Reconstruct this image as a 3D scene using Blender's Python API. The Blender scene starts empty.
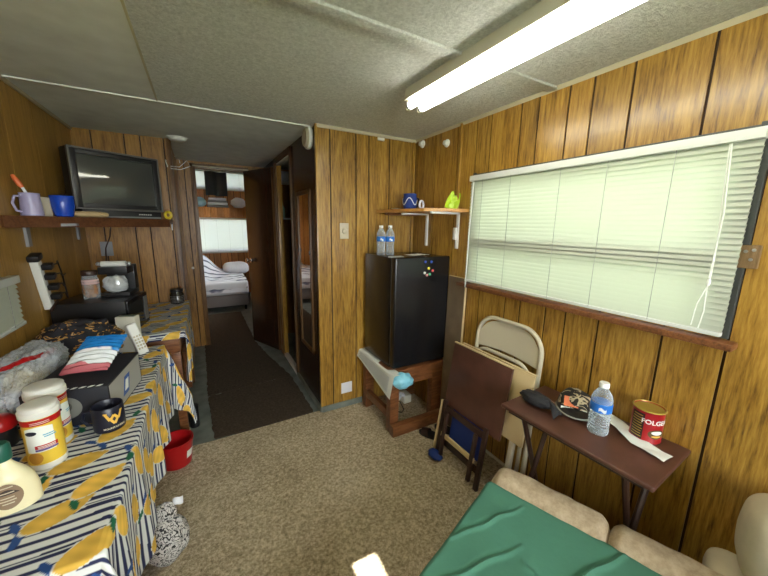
import bpy, bmesh, math, random
import numpy as np
from mathutils import Vector, Matrix
from math import sin, cos, pi, radians as R
random.seed(7)
S = bpy.context.scene
COL = S.collection

# ------------------------------------------------------------------ camera, world, sun, exposure
cam_d = bpy.data.cameras.new('camera'); cam = bpy.data.objects.new('camera', cam_d); COL.objects.link(cam)
cam_d.sensor_width = 36; cam_d.lens = 36 * 322.5 / 768; cam_d.clip_start = 0.02
yaw, pitch, roll = .514, .192, .016
fw = Vector((sin(yaw)*cos(pitch), cos(yaw)*cos(pitch), -sin(pitch)))
rt = Vector((cos(yaw), -sin(yaw), 0)); up = rt.cross(fw)
rt, up = rt*cos(roll) + up*sin(roll), up*cos(roll) - rt*sin(roll)
M = Matrix((rt, up, -fw)).transposed().to_4x4(); M.translation = (0, 0, 1.448)
cam.matrix_world = M
S.camera = cam
S.view_settings.view_transform = 'Standard'; S.view_settings.look = 'None'
S.view_settings.gamma = 1; S.view_settings.use_curve_mapping = False
S.view_settings.exposure = 1.35
w = bpy.data.worlds.new('sky'); S.world = w; w.use_nodes = True
w.node_tree.nodes['Background'].inputs[0].default_value = (.93, .98, 1.0, 1)
w.node_tree.nodes['Background'].inputs[1].default_value = 9.5
sun_d = bpy.data.lights.new('sun', 'SUN'); sun_d.energy = 16; sun_d.angle = .01; sun_d.color = (1, .97, .9)
sun = bpy.data.objects.new('sun', sun_d); COL.objects.link(sun)
SUN_DIR = Vector((1.28, -.06, -1.55)).normalized()
sun.rotation_euler = SUN_DIR.to_track_quat('-Z', 'Y').to_euler(); sun.location = (-4, -5, 5)
W, D, PX, L, T, Q, B, H = 1.521, 2.225, .721, -.754, 3.252, -.165, 4.236, 2.1
YB = -1.6; BY = 7.3; BH = 2.6
def portal(name, loc, rot, sx, sy):
    d = bpy.data.lights.new(name, 'AREA'); d.shape = 'RECTANGLE'; d.size = sx; d.size_y = sy; d.cycles.is_portal = True
    o = bpy.data.objects.new(name, d); COL.objects.link(o); o.location = loc; o.rotation_euler = rot
portal('window_portal', (1.60, .95, 1.42), (0, R(90), 0), .70, 1.22)
portal('window_portal', (1.60, -.85, 1.35), (0, R(90), 0), .95, 1.0)
portal('window_portal', (.45, YB-.1, 1.4), (R(90), 0, 0), 1.6, 1.0)
portal('window_portal', (1.62, 5.65, 1.375), (0, R(90), 0), .85, 1.1)
portal('window_portal', (.6, 7.42, 1.2), (R(-90), 0, 0), 2.0, .75)
portal('window_portal', (.6, 7.42, 2.22), (R(-90), 0, 0), 2.0, .4)


# ------------------------------------------------------------------ materials
def newmat(name):
    m = bpy.data.materials.new(name); m.use_nodes = True
    nt = m.node_tree; return m, nt, nt.nodes['Principled BSDF']
def N(nt, t, **kw):
    n = nt.nodes.new(t)
    for k, v in kw.items():
        if k in n.inputs.keys(): n.inputs[k].default_value = v
        else: setattr(n, k, v)
    return n
def ramp(nt, stops):
    n = nt.nodes.new('ShaderNodeValToRGB'); e = n.color_ramp.elements
    while len(e) < len(stops): e.new(.5)
    for el, (p, c) in zip(e, stops): el.position = p; el.color = (*c, 1)
    return n
def plain(name, c, rough=.5, metal=0, spec=.5, bump=0, bscale=60, emit=None, trans=0, alpha=1, coat=0, var=0):
    m, nt, b = newmat(name)
    b.inputs['Base Color'].default_value = (*c, 1); b.inputs['Roughness'].default_value = rough
    b.inputs['Metallic'].default_value = metal; b.inputs['Specular IOR Level'].default_value = spec
    b.inputs['Transmission Weight'].default_value = trans; b.inputs['Alpha'].default_value = alpha
    b.inputs['Coat Weight'].default_value = coat
    tc = N(nt, 'ShaderNodeTexCoord')
    if bump:
        n = N(nt, 'ShaderNodeTexNoise', Scale=bscale, Detail=4.0)
        nt.links.new(tc.outputs['Object'], n.inputs['Vector'])
        bp = N(nt, 'ShaderNodeBump', Strength=bump, Distance=.01)
        nt.links.new(n.outputs['Fac'], bp.inputs['Height']); nt.links.new(bp.outputs[0], b.inputs['Normal'])
    if var:
        n = N(nt, 'ShaderNodeTexNoise', Scale=9.0, Detail=5.0)
        nt.links.new(tc.outputs['Object'], n.inputs['Vector'])
        r = ramp(nt, [(.3, tuple(x*(1-var) for x in c)), (.7, tuple(min(1, x*(1+var)) for x in c))])
        nt.links.new(n.outputs['Fac'], r.inputs[0]); nt.links.new(r.outputs[0], b.inputs['Base Color'])
    if emit:
        b.inputs['Emission Color'].default_value = (*emit[0], 1); b.inputs['Emission Strength'].default_value = emit[1]
    return m
def wood(name, dark, mid, light, rough=.3, sc=(9, 9, .9), island=.35, fine=120, coat=.0, spec=.5):
    m, nt, b = newmat(name); lk = nt.links.new
    tc = N(nt, 'ShaderNodeTexCoord'); geo = N(nt, 'ShaderNodeNewGeometry')
    off = N(nt, 'ShaderNodeVectorMath', operation='SCALE'); off.inputs['Scale'].default_value = 7.0
    comb = N(nt, 'ShaderNodeCombineXYZ')
    lk(geo.outputs['Random Per Island'], comb.inputs[0]); lk(geo.outputs['Random Per Island'], comb.inputs[2])
    lk(comb.outputs[0], off.inputs[0])
    mp = N(nt, 'ShaderNodeMapping'); mp.inputs['Scale'].default_value = sc
    lk(tc.outputs['Object'], mp.inputs['Vector'])
    add = N(nt, 'ShaderNodeVectorMath', operation='ADD'); lk(mp.outputs[0], add.inputs[0]); lk(off.outputs[0], add.inputs[1])
    n1 = N(nt, 'ShaderNodeTexNoise', Scale=1.0, Detail=3.0, Distortion=.6); lk(add.outputs[0], n1.inputs['Vector'])
    mul = N(nt, 'ShaderNodeMath', operation='MULTIPLY'); mul.inputs[1].default_value = 9.0; lk(n1.outputs['Fac'], mul.inputs[0])
    fr = N(nt, 'ShaderNodeMath', operation='PINGPONG'); fr.inputs[1].default_value = 1.0; lk(mul.outputs[0], fr.inputs[0])
    n2 = N(nt, 'ShaderNodeTexNoise', Scale=1.0, Detail=5.0, Roughness=.7)
    mp2 = N(nt, 'ShaderNodeMapping'); mx = max(sc); mp2.inputs['Scale'].default_value = tuple(fine*s/mx if s > .5*mx else fine*.085 for s in sc)
    lk(tc.outputs['Object'], mp2.inputs['Vector']); lk(mp2.outputs[0], n2.inputs['Vector'])
    mixf = N(nt, 'ShaderNodeMath', operation='MULTIPLY_ADD'); mixf.inputs[1].default_value = .32
    lk(fr.outputs[0], mixf.inputs[0])
    sub = N(nt, 'ShaderNodeMath', operation='MULTIPLY_ADD'); sub.inputs[1].default_value = 1.9; sub.inputs[2].default_value = -.60
    lk(n2.outputs['Fac'], sub.inputs[0]); lk(sub.outputs[0], mixf.inputs[2])
    r = ramp(nt, [(.02, dark), (.4, mid), (.85, light)]); lk(mixf.outputs[0], r.inputs[0])
    hv = N(nt, 'ShaderNodeHueSaturation'); mr = N(nt, 'ShaderNodeMapRange')
    mr.inputs['To Min'].default_value = 1-island; mr.inputs['To Max'].default_value = 1+island*.6
    lk(geo.outputs['Random Per Island'], mr.inputs['Value']); lk(mr.outputs[0], hv.inputs['Value']); lk(r.outputs[0], hv.inputs['Color'])
    lk(hv.outputs[0], b.inputs['Base Color']); b.inputs['Roughness'].default_value = rough
    b.inputs['Coat Weight'].default_value = coat; b.inputs['Coat Roughness'].default_value = .2
    b.inputs['Specular IOR Level'].default_value = spec
    bp = N(nt, 'ShaderNodeBump', Strength=.12, Distance=.002); lk(n2.outputs['Fac'], bp.inputs['Height']); lk(bp.outputs[0], b.inputs['Normal'])
    return m
def speckle(name, stops, scale, rough=.9, bump=.8, dist=.01, big=0):
    m, nt, b = newmat(name); lk = nt.links.new
    tc = N(nt, 'ShaderNodeTexCoord'); n = N(nt, 'ShaderNodeTexNoise', Scale=scale, Detail=5.0, Roughness=.75)
    lk(tc.outputs['Object'], n.inputs['Vector'])
    fac = n.outputs['Fac']
    if big:
        n3 = N(nt, 'ShaderNodeTexNoise', Scale=2.2, Detail=4.0); lk(tc.outputs['Object'], n3.inputs['Vector'])
        ma = N(nt, 'ShaderNodeMath', operation='MULTIPLY_ADD'); ma.inputs[1].default_value = big; lk(n3.outputs['Fac'], ma.inputs[0])
        su = N(nt, 'ShaderNodeMath', operation='SUBTRACT'); su.inputs[1].default_value = big*.5; lk(fac, su.inputs[0]); lk(su.outputs[0], ma.inputs[2]); fac = ma.outputs[0]
    r = ramp(nt, stops); lk(fac, r.inputs[0]); lk(r.outputs[0], b.inputs['Base Color'])
    b.inputs['Roughness'].default_value = rough; b.inputs['Specular IOR Level'].default_value = .2
    bp = N(nt, 'ShaderNodeBump', Strength=bump, Distance=dist); lk(n.outputs['Fac'], bp.inputs['Height']); lk(bp.outputs[0], b.inputs['Normal'])
    return m
def pane_glass(name):
    m, nt, b = newmat(name); nt.nodes.remove(b)
    t = N(nt, 'ShaderNodeBsdfTransparent'); g = N(nt, 'ShaderNodeBsdfGlossy', Roughness=.02); f = N(nt, 'ShaderNodeFresnel')
    mx = N(nt, 'ShaderNodeMixShader'); nt.links.new(f.outputs[0], mx.inputs[0]); nt.links.new(t.outputs[0], mx.inputs[1]); nt.links.new(g.outputs[0], mx.inputs[2])
    nt.links.new(mx.outputs[0], nt.nodes['Material Output'].inputs[0]); return m
def translucent(name, c, tc, fac, rough=.4, gloss=.08):
    m, nt, b = newmat(name)
    b.inputs['Base Color'].default_value = (*c, 1); b.inputs['Roughness'].default_value = rough
    t = N(nt, 'ShaderNodeBsdfTranslucent'); t.inputs[0].default_value = (*tc, 1)
    mx = N(nt, 'ShaderNodeMixShader'); mx.inputs[0].default_value = fac
    nt.links.new(b.outputs[0], mx.inputs[1]); nt.links.new(t.outputs[0], mx.inputs[2]); nt.links.new(mx.outputs[0], nt.nodes['Material Output'].inputs[0])
    return m
def film(name, c, a):
    m, nt, b = newmat(name)
    b.inputs['Base Color'].default_value = (*c, 1); b.inputs['Roughness'].default_value = .12; b.inputs['Specular IOR Level'].default_value = .8
    tc = N(nt, 'ShaderNodeTexCoord'); n = N(nt, 'ShaderNodeTexNoise', Scale=28.0, Detail=3.0, Distortion=1.5)
    nt.links.new(tc.outputs['Object'], n.inputs['Vector'])
    bp = N(nt, 'ShaderNodeBump', Strength=1.0, Distance=.02); nt.links.new(n.outputs['Fac'], bp.inputs['Height']); nt.links.new(bp.outputs[0], b.inputs['Normal'])
    t = N(nt, 'ShaderNodeBsdfTransparent'); mx = N(nt, 'ShaderNodeMixShader'); mx.inputs[0].default_value = a
    nt.links.new(t.outputs[0], mx.inputs[1]); nt.links.new(b.outputs[0], mx.inputs[2]); nt.links.new(mx.outputs[0], nt.nodes['Material Output'].inputs[0])
    return m
def vcol(name, rough=.75, bump=0):
    m, nt, b = newmat(name); a = N(nt, 'ShaderNodeVertexColor'); a.layer_name = 'pattern'
    nt.links.new(a.outputs[0], b.inputs['Base Color']); b.inputs['Roughness'].default_value = rough
    b.inputs['Specular IOR Level'].default_value = .25
    return m

M_PANEL = wood('oak_panel', (.085, .038, .006), (.29, .150, .021), (.46, .265, .048), rough=.32, spec=.45, island=.13, fine=110, coat=.35)
M_PANEL2 = wood('brown_panel', (.11, .047, .009), (.25, .12, .022), (.36, .18, .036), rough=.38, spec=.35, island=.12)
M_LEFTPANEL = wood('ochre_panel', (.19, .10, .02), (.32, .175, .036), (.40, .225, .05), rough=.42, island=.15, spec=.3)
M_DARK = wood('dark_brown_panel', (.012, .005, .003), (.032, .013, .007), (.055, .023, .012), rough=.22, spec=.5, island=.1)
M_CASE = wood('casing_wood', (.06, .025, .008), (.13, .06, .018), (.2, .10, .03), rough=.4)
M_GROOVE = plain('groove', (.03, .012, .004), .8)
M_TANWOOD = wood('tan_wood', (.12, .07, .025), (.22, .13, .05), (.32, .2, .09), rough=.6)
M_STAND = wood('stand_wood', (.07, .022, .008), (.17, .06, .02), (.27, .11, .04), rough=.35, sc=(3, 9, 9))
M_SHELFW = wood('shelf_wood', (.06, .02, .008), (.12, .045, .018), (.18, .075, .03), rough=.4, sc=(1, 9, 9))
M_PINE = wood('pine', (.35, .14, .03), (.55, .25, .06), (.68, .36, .1), rough=.45, sc=(9, 1, 9))
M_PINEV = wood('orange_pine', (.30, .11, .02), (.48, .19, .04), (.60, .27, .07), rough=.5, sc=(9, 9, .9))
M_CEIL = speckle('popcorn_ceiling', [(.3, (.60, .60, .57)), (.65, (.93, .93, .90))], 85, bump=1.0, dist=.02)
M_CEILS = plain('smooth_ceiling', (.72, .74, .74), .75, bump=.15, bscale=300, var=.08)
M_TRIM = plain('cream_trim', (.52, .46, .33), .5)
M_WHITE = plain('white_plastic', (.8, .8, .76), .4)
M_CARPET = speckle('beige_carpet', [(.30, (.20, .155, .09)), (.48, (.52, .42, .27)), (.66, (.85, .74, .54))], 75, bump=.9, dist=.014, big=.22)
M_RUG = speckle('brown_rug', [(.3, (.040, .030, .020)), (.55, (.085, .062, .042)), (.76, (.13, .10, .07)), (.79, (.3, .25, .2))], 60, bump=.7, dist=.01)
M_PAINTFLOOR = plain('grey_painted_floor', (.17, .19, .165), .5, var=.3, bump=.1, bscale=20)
M_SLAT = translucent('white_slat', (.45, .48, .39), (.40, .49, .32), .07)
M_SLATW = translucent('pale_slat', (.78, .80, .80), (.62, .65, .68), .05)
M_BLINDW = plain('blind_white', (.60, .62, .58), .35)
M_ALU = plain('grey_aluminium', (.055, .06, .055), .5, metal=.2)
M_GLASS = pane_glass('pane_glass')
M_BLACK = plain('black_plastic', (.012, .012, .013), .35)
M_FRIDGE = plain('black_enamel', (.008, .008, .009), .22, bump=.05, bscale=400)
M_STEEL = plain('grey_steel', (.45, .46, .46), .35, metal=.8)
M_CHROME = plain('chrome', (.8, .8, .8), .15, metal=1)
M_TUBE = plain('lamp_tube', (1, 1, .95), .4, emit=((1, .98, .85), 6.5))
M_FIX = plain('fixture_enamel', (.72, .70, .58), .4)
M_CLOTH = vcol('printed_tablecloth')
M_TRAYTOP = plain('brown_tray_top', (.085, .034, .022), .38, var=.25)
M_TRAYLEG = plain('dark_tray_leg', (.035, .016, .010), .4)
M_BEIGE = plain('beige_metal', (.52, .47, .34), .38)
M_CREAM = plain('cream_board', (.60, .46, .24), .5)
M_BLUE = plain('blue_fabric', (.012, .04, .22), .7)
M_GREEN = plain('green_sheet', (.06, .195, .13), .85, bump=.15, bscale=40)
M_TAN = speckle('tan_microsuede', [(.3, (.30, .225, .14)), (.55, (.46, .36, .24)), (.8, (.55, .45, .32))], 26, bump=.15)
M_CUSH = plain('cream_suede', (.56, .49, .35), .85, var=.12)
M_WHITEC = plain('white_cloth', (.72, .73, .76), .85, bump=.2, bscale=50)
M_PAPER = plain('paper', (.75, .78, .72), .8)
M_RED = plain('red_plastic', (.42, .008, .010), .3)
def clear_plastic(name):
    m, nt, b = newmat(name); b.inputs['Base Color'].default_value = (.75, .8, .84, 1); b.inputs['Roughness'].default_value = .08
    t = N(nt, 'ShaderNodeBsdfTransparent'); t.inputs[0].default_value = (.93, .96, .97, 1); lw = N(nt, 'ShaderNodeLayerWeight', Blend=.35); mr = N(nt, 'ShaderNodeMapRange'); mr.inputs['To Min'].default_value = .06; mr.inputs['To Max'].default_value = .65
    mx = N(nt, 'ShaderNodeMixShader'); nt.links.new(lw.outputs['Facing'], mr.inputs['Value']); nt.links.new(mr.outputs[0], mx.inputs[0]); nt.links.new(t.outputs[0], mx.inputs[1]); nt.links.new(b.outputs[0], mx.inputs[2]); nt.links.new(mx.outputs[0], nt.nodes['Material Output'].inputs[0]); return m
M_WATER = clear_plastic('clear_plastic')
M_BLUELABEL = plain('blue_label', (.02, .17, .6), .4)
M_BLUEPL = plain('blue_enamel', (.008, .055, .40), .25)
M_LAV = plain('lavender_plastic', (.36, .33, .50), .35)
M_ORANGE = plain('orange_plastic', (.7, .15, .04), .4)
M_YELLOW = plain('yellow_plastic', (.75, .55, .03), .4)
M_GOLD = plain('gold_print', (.72, .42, .06), .5)
M_NAVY = plain('navy_ceramic', (.008, .010, .022), .35)
M_CANRED = plain('red_tin', (.36, .012, .016), .3)
M_CANGOLD = plain('gold_tin', (.42, .30, .06), .35, metal=.4)
M_COFFEE = plain('dark_inside', (.10, .06, .02), .8)
M_LIDW = plain('white_lid', (.68, .68, .62), .4)
M_GREYP = plain('grey_plastic', (.22, .22, .22), .5)
M_SCREEN = plain('tv_glass', (.06, .064, .056), .06, spec=.7)
M_TVBODY = plain('tv_cabinet', (.014, .012, .011), .45)
M_FILM = film('clear_film', (.80, .87, .93), .45)
M_MIRROR = plain('mirror_glass', (.8, .8, .8), .02, metal=1)
M_GRASS = plain('lawn', (.16, .22, .08), .9)
M_ROPE = plain('wire_black', (.01, .01, .01), .5)

# ------------------------------------------------------------------ helpers
class MB:
    def __init__(s): s.bm = bmesh.new(); s.mats = []; s.cur = 0; s.flat = True
    def m(s, mat):
        if mat not in s.mats: s.mats.append(mat)
        s.cur = s.mats.index(mat); return s
    def _mark(s, fs, smooth=False):
        for f in fs: f.material_index = s.cur; f.smooth = smooth
    def add(s, vs, fs, smooth=False, mtx=None):
        bv = [s.bm.verts.new(mtx @ Vector(v) if mtx else v) for v in vs]
        out = []
        for f in fs:
            try: out.append(s.bm.faces.new([bv[i] for i in f]))
            except ValueError: pass
        s._mark(out, smooth); return bv
    def box(s, lo, hi, bev=0, mtx=None, seg=2):
        t = bmesh.new()
        x0, y0, z0 = lo; x1, y1, z1 = hi
        vs = [t.verts.new(p) for p in [(x0,y0,z0),(x1,y0,z0),(x1,y1,z0),(x0,y1,z0),(x0,y0,z1),(x1,y0,z1),(x1,y1,z1),(x0,y1,z1)]]
        for f in [(0,3,2,1),(4,5,6,7),(0,1,5,4),(1,2,6,5),(2,3,7,6),(3,0,4,7)]: t.faces.new([vs[i] for i in f])
        if bev: bmesh.ops.bevel(t, geom=t.edges[:], offset=bev, segments=seg, affect='EDGES', profile=.6)
        t.verts.index_update()
        s.add([v.co.copy() for v in t.verts], [[v.index for v in f.verts] for f in t.faces], bool(bev), mtx); t.free(); return s
    def prism(s, pts, z0, z1, mtx=None):
        n = len(pts); a = sum(pts[i][0]*pts[(i+1)%n][1]-pts[(i+1)%n][0]*pts[i][1] for i in range(n))
        if a < 0: pts = pts[::-1]
        vs = [(p[0], p[1], z0) for p in pts] + [(p[0], p[1], z1) for p in pts]
        fs = [list(range(n))[::-1], list(range(n, 2*n))] + [[i, (i+1)%n, n+(i+1)%n, n+i] for i in range(n)]
        s.add(vs, fs, False, mtx); return s
    def lathe(s, prof, c=(0,0,0), n=28, mtx=None, a0=0, a1=2*pi, sx=1, sy=1):
        full = abs(a1-a0-2*pi) < 1e-6; k = n if full else n+1
        vs = []; fs = []
        for r, z in prof:
            for i in range(k):
                a = a0+(a1-a0)*i/n; vs.append((c[0]+r*cos(a)*sx, c[1]+r*sin(a)*sy, c[2]+z))
        for j in range(len(prof)-1):
            for i in range(n):
                i2 = (i+1) % k
                fs.append([j*k+i, j*k+i2, (j+1)*k+i2, (j+1)*k+i])
        if full:
            if prof[0][0] > 1e-5: fs.append(list(range(k))[::-1])
            if prof[-1][0] > 1e-5: fs.append([(len(prof)-1)*k+i for i in range(k)])
        bv = s.add(vs, fs, True, mtx); return s
    def tube(s, pts, r, n=8, closed=False):
        pts = [Vector(p) for p in pts]; vs = []; fs = []; k = len(pts); prev = None
        for i, p in enumerate(pts):
            a = pts[i-1] if (i or closed) else p; b = pts[(i+1) % k] if (i < k-1 or closed) else p
            d = (b-a).normalized()
            if prev is None: u = d.orthogonal().normalized()
            else: u = (prev - d*prev.dot(d)); u = u.normalized() if u.length > 1e-6 else d.orthogonal().normalized()
            prev = u; v = d.cross(u); rr = r[i] if isinstance(r, (list, tuple)) else r
            for j in range(n): vs.append(p + (u*cos(2*pi*j/n)+v*sin(2*pi*j/n))*rr)
        for i in range(k if closed else k-1):
            for j in range(n): fs.append([i*n+j, i*n+(j+1)%n, ((i+1)%k)*n+(j+1)%n, ((i+1)%k)*n+j])
        if not closed: fs += [list(range(n))[::-1], [(k-1)*n+j for j in range(n)]]
        s.add(vs, fs, True); return s
    def grid(s, f, nu, nv, closed_u=False):
        vs = [f(i/nu, j/nv) for j in range(nv+1) for i in range(nu+(0 if closed_u else 1))]
        k = nu+(0 if closed_u else 1)
        fs = [[j*k+i, j*k+(i+1)%k, (j+1)*k+(i+1)%k, (j+1)*k+i] for j in range(nv) for i in range(nu)]
        s.add(vs, fs, True); return s
    def blob(s, c, r, n=(28, 18), p=1.0, fn=None, zmin=None):
        def f(u, v):
            a = 2*pi*u; b = -pi/2+pi*v
            g = lambda t: math.copysign(abs(t)**p, t)
            q = Vector((g(cos(b))*g(cos(a)), g(cos(b))*g(sin(a)), g(sin(b))))
            k = 1+(fn(q) if fn else 0)
            w_ = Vector(c)+Vector((q.x*r[0], q.y*r[1], q.z*r[2]))*k
            if zmin is not None: w_.z = max(w_.z, zmin)
            return w_
        s.grid(f, n[0], n[1], True); return s
    def text(s, body, size, fn, bold=0):
        cu = bpy.data.curves.new('lettering', 'FONT'); cu.body = body; cu.size = size; cu.align_x = 'CENTER'; cu.align_y = 'CENTER'; cu.offset = bold; cu.resolution_u = 3
        o = bpy.data.objects.new('lettering', cu); COL.objects.link(o)
        me = bpy.data.meshes.new_from_object(o.evaluated_get(bpy.context.evaluated_depsgraph_get()))
        s.add([fn(v.co.x, v.co.y) for v in me.vertices], [list(p.vertices) for p in me.polygons])
        bpy.data.objects.remove(o); bpy.data.curves.remove(cu); bpy.data.meshes.remove(me); return s
    def build(s, name, parent=None, origin=None, angle=40, weld=False):
        if weld: bmesh.ops.remove_doubles(s.bm, verts=s.bm.verts[:], dist=1e-5)
        me = bpy.data.meshes.new(name)
        if origin is not None: bmesh.ops.translate(s.bm, verts=s.bm.verts[:], vec=-Vector(origin))
        s.bm.to_mesh(me); s.bm.free()
        for mt in s.mats: me.materials.append(mt)
        me.set_sharp_from_angle(angle=R(angle))
        o = bpy.data.objects.new(name, me); COL.objects.link(o)
        if parent: o.parent = parent
        elif origin is not None: o.location = origin
        return o
def tag(o, label, cat, group=None, kind=None):
    o['label'] = label; o['category'] = cat
    if group: o['group'] = group
    if kind: o['kind'] = kind
    return o
def thing(name, label, cat, loc=(0,0,0), rz=0, group=None):
    o = bpy.data.objects.new(name, None); COL.objects.link(o); o.location = loc; o.rotation_euler = (0, 0, rz); o.empty_display_size = .05
    return tag(o, label, cat, group)
def struct(o, label=None, cat=None):
    o['kind'] = 'structure'
    if label: o['label'] = label; o['category'] = cat
    return o
def hsh(*a):
    x = sin(sum(v*k for v, k in zip(a, (12.9898, 78.233, 37.719))))*43758.5453; return x-math.floor(x)
def noise3(p, s=1):
    import mathutils.noise as mn
    return mn.noise(Vector(p)*s)
def copy_thing(o, loc, label, rz=None):
    c = o.copy(); COL.objects.link(c); c.location = loc; c['label'] = label
    if rz is not None: c.rotation_euler = (0, 0, rz)
    for ch in o.children:
        k = ch.copy(); COL.objects.link(k); k.parent = c
    return c

# ------------------------------------------------------------------ room shell
mb = MB().m(M_PAINTFLOOR).box((L-.1, YB-.1, -.06), (W+.1, BY+.1, -.004)); struct(mb.build('floor'), 'grey painted subfloor of the trailer', 'floor')
mb = MB().m(M_CARPET).prism([(L, YB), (W, YB), (W, D), (PX, D+.03), (-.02, D+.015), (-.17, D+.02), (L, D+.03)], -.004, .006); struct(mb.build('floor_carpet'), 'beige speckled carpet of the main room', 'carpet')
# ceiling: popcorn sheets, smoother left sheets
mb = MB()
mb.m(M_CEIL).box((L, YB, H), (W, 1.083, H+.03)); mb.box((-.15, 1.083, H), (W, 2.3, H+.03))
mb.m(M_CEILS).box((L, 1.083, H), (-.15, 2.3, H+.03)); mb.box((L, 2.3, H), (PX+.04, B+.04, H+.03))
mb.m(M_CEILS).box((PX+.04, D, H), (W, B+.04, H+.03))
struct(mb.build('ceiling'), 'low white textured trailer ceiling', 'ceiling')
mb = MB().m(M_CEILS).box((L, B, BH), (W, BY+.05, BH+.03)); struct(mb.build('ceiling_bedroom'))
mb = MB().m(M_GRASS).box((-14, -14, -.7), (16, 22, -.6)); struct(mb.build('ground'), 'unseen green lawn added outside the trailer to bounce green light', 'ground')  # out of view, added so green light bounces up into the blind slats
# trims on ceiling
mb = MB().m(M_CEIL).box((-.15, 1.058, H-.010), (W, 1.108, H+.001), .003); struct(mb.build('trim_1'), 'raised white batten across the textured ceiling', 'batten')
mb = MB().m(M_WHITE).box((L, 2.297, H-.006), (PX, 2.312, H+.001), .002); struct(mb.build('trim_2'), 'thin white batten across the ceiling before the hall', 'batten')
mb = MB().m(M_TRIM).box((-.154, 1.1, H-.004), (-.146, 2.3, H+.001)); struct(mb.build('trim_3'))
mb = MB().m(M_TRIM).prism([(W-.015, H), (W, H-.015), (W, H)], YB, D, Matrix(((1,0,0,0),(0,0,1,0),(0,1,0,0),(0,0,0,1)))); struct(mb.build('trim_4'), 'cream cove trim above the window wall', 'trim')
mb = MB().m(M_TRIM).box((PX, D-.014, H-.022), (W, D, H), .004); struct(mb.build('trim_5'), 'cream ceiling trim above the fridge wall', 'trim')
mb = MB().m(M_TRIM).box((L, YB, H-.018), (L+.014, T, H), .004); struct(mb.build('trim_6'), 'cream ceiling trim above the left wall', 'trim')

def panel_wall(name, axis, pos, thick, a0, a1, cuts, mat, holes=(), z0=0, z1=H, gap=.009, groove=True):
    """Planked wall: planks are islands of one mesh over a dark backing; holes = (a0,a1,z0,z1)."""
    mb = MB(); sgn = 1 if thick > 0 else -1
    def put(a, b, c, d, t0, t1, bev=0):
        lo, hi = sorted((pos+t0*sgn, pos+t1*sgn))
        if axis == 'x': mb.box((lo, a, c), (hi, b, d), bev)
        else: mb.box((a, lo, c), (b, hi, d), bev)
    def rects(a, b):
        xs = sorted({a, b, *[min(max(h[0], a), b) for h in holes], *[min(max(h[1], a), b) for h in holes]})
        for p, q in zip(xs, xs[1:]):
            if q-p < 1e-5: continue
            hs = [h for h in holes if h[0] < (p+q)/2 < h[1]]
            z = z0
            for h in sorted(hs, key=lambda h: h[2]):
                if h[2] > z: yield p, q, z, h[2]
                z = h[3]
            if z < z1: yield p, q, z, z1
    mb.m(mat)
    ed = [a0]+sorted(c for c in cuts if a0 < c < a1)+[a1]
    for a, b in zip(ed, ed[1:]):
        for p, q, c, d in rects(a, b):
            put(p+(gap/2 if p == a and p > a0 else 0), q-(gap/2 if q == b and q < a1 else 0), c, d, 0, .006)
    mb.m(M_GROOVE)
    for p, q, c, d in rects(a0, a1): put(p, q, c, d, .005, abs(thick))
    return struct(mb.build(name))
wc = [.332, .507, .739, .89, .997, 1.152, 1.254, 1.458, 1.57, 1.739, 1.971]
wc += [.10, -.02, -.2, -.33, -.5, -.66, -.78, -1.0, -1.2, -1.4]
WIN = (.365, 1.545, 1.095, 1.735)
o = panel_wall('wall_right', 'x', W, .08, YB, D, wc, M_PANEL, [WIN, (-1.35, -.35, .9, 1.8)]); o['label'] = 'grooved oak panel wall with the long window'; o['category'] = 'wall'
o = panel_wall('wall_back', 'y', D, .05, PX, W, [.816, 1.01, 1.113, 1.286, 1.505], M_PANEL); o['label'] = 'grooved oak panel wall behind the fridge'; o['category'] = 'wall'
SUN_GAP = (.985, 1.11, 1.476, 1.675)  # unseen wall opening, added and sized to throw the sun patch on the carpet
o = panel_wall('wall_left', 'x', L, -.06, YB, T+.05, [.2, .45, .7, .9, 1.2, 1.5, 1.75, 2.0, 2.282, 2.62, 2.95], M_LEFTPANEL, [(-1.1, -.35, 0, 1.95), SUN_GAP], gap=.003); o['label'] = 'ochre brown panel wall on the left'; o['category'] = 'wall'
o = panel_wall('wall_television', 'y', T, .05, L, Q, [-.644, -.45, -.352, -.20], M_PANEL2); o['label'] = 'brown grooved panel wall behind the television'; o['category'] = 'wall'
panel_wall('wall_rear', 'y', YB, -.06, L, W, [-.5, -.2, .1, .5, .9, 1.2], M_PANEL, [(-.35, 1.25, .9, 1.9)])
panel_wall('wall_hall_left', 'x', Q, -.04, T+.05, B, [3.6, 3.9], M_PANEL2)
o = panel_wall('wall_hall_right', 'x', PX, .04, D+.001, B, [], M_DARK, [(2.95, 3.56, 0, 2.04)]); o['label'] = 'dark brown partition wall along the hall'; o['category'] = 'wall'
panel_wall('wall_bedroom', 'y', B, .045, L, W, [-.35, -.1, .8, 1.1], M_PANEL2, [(0.0, .50, 0, 2.03)], z1=BH)
BW1 = (-.1, 1.4, .86, 1.54); BW2 = (-.1, 1.4, 2.08, 2.42)
panel_wall('wall_bedroom_far', 'y', BY, .06, L, W, [-.6, -.45, -.3, -.1, .0, .12, .2, .32, .45, .52, .64, .76, .85, .97, 1.1, 1.2, 1.35], M_PINEV, [BW1, BW2], z1=BH)
panel_wall('wall_bedroom_left', 'x', L, -.06, T+.05, BY, [4.6, 5, 5.4, 5.8, 6.2, 6.6, 7], M_PINEV, z1=BH)
panel_wall('wall_bedroom_right', 'x', W, .06, B, BY, [4.6, 5, 5.4, 5.8, 6.2, 6.6, 7], M_PINEV, [(5.1, 6.2, .95, 1.8)], z1=BH)
panel_wall('wall_bathroom', 'x', W, .06, D, B, [2.6, 3, 3.4, 3.8], M_LEFTPANEL)
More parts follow.
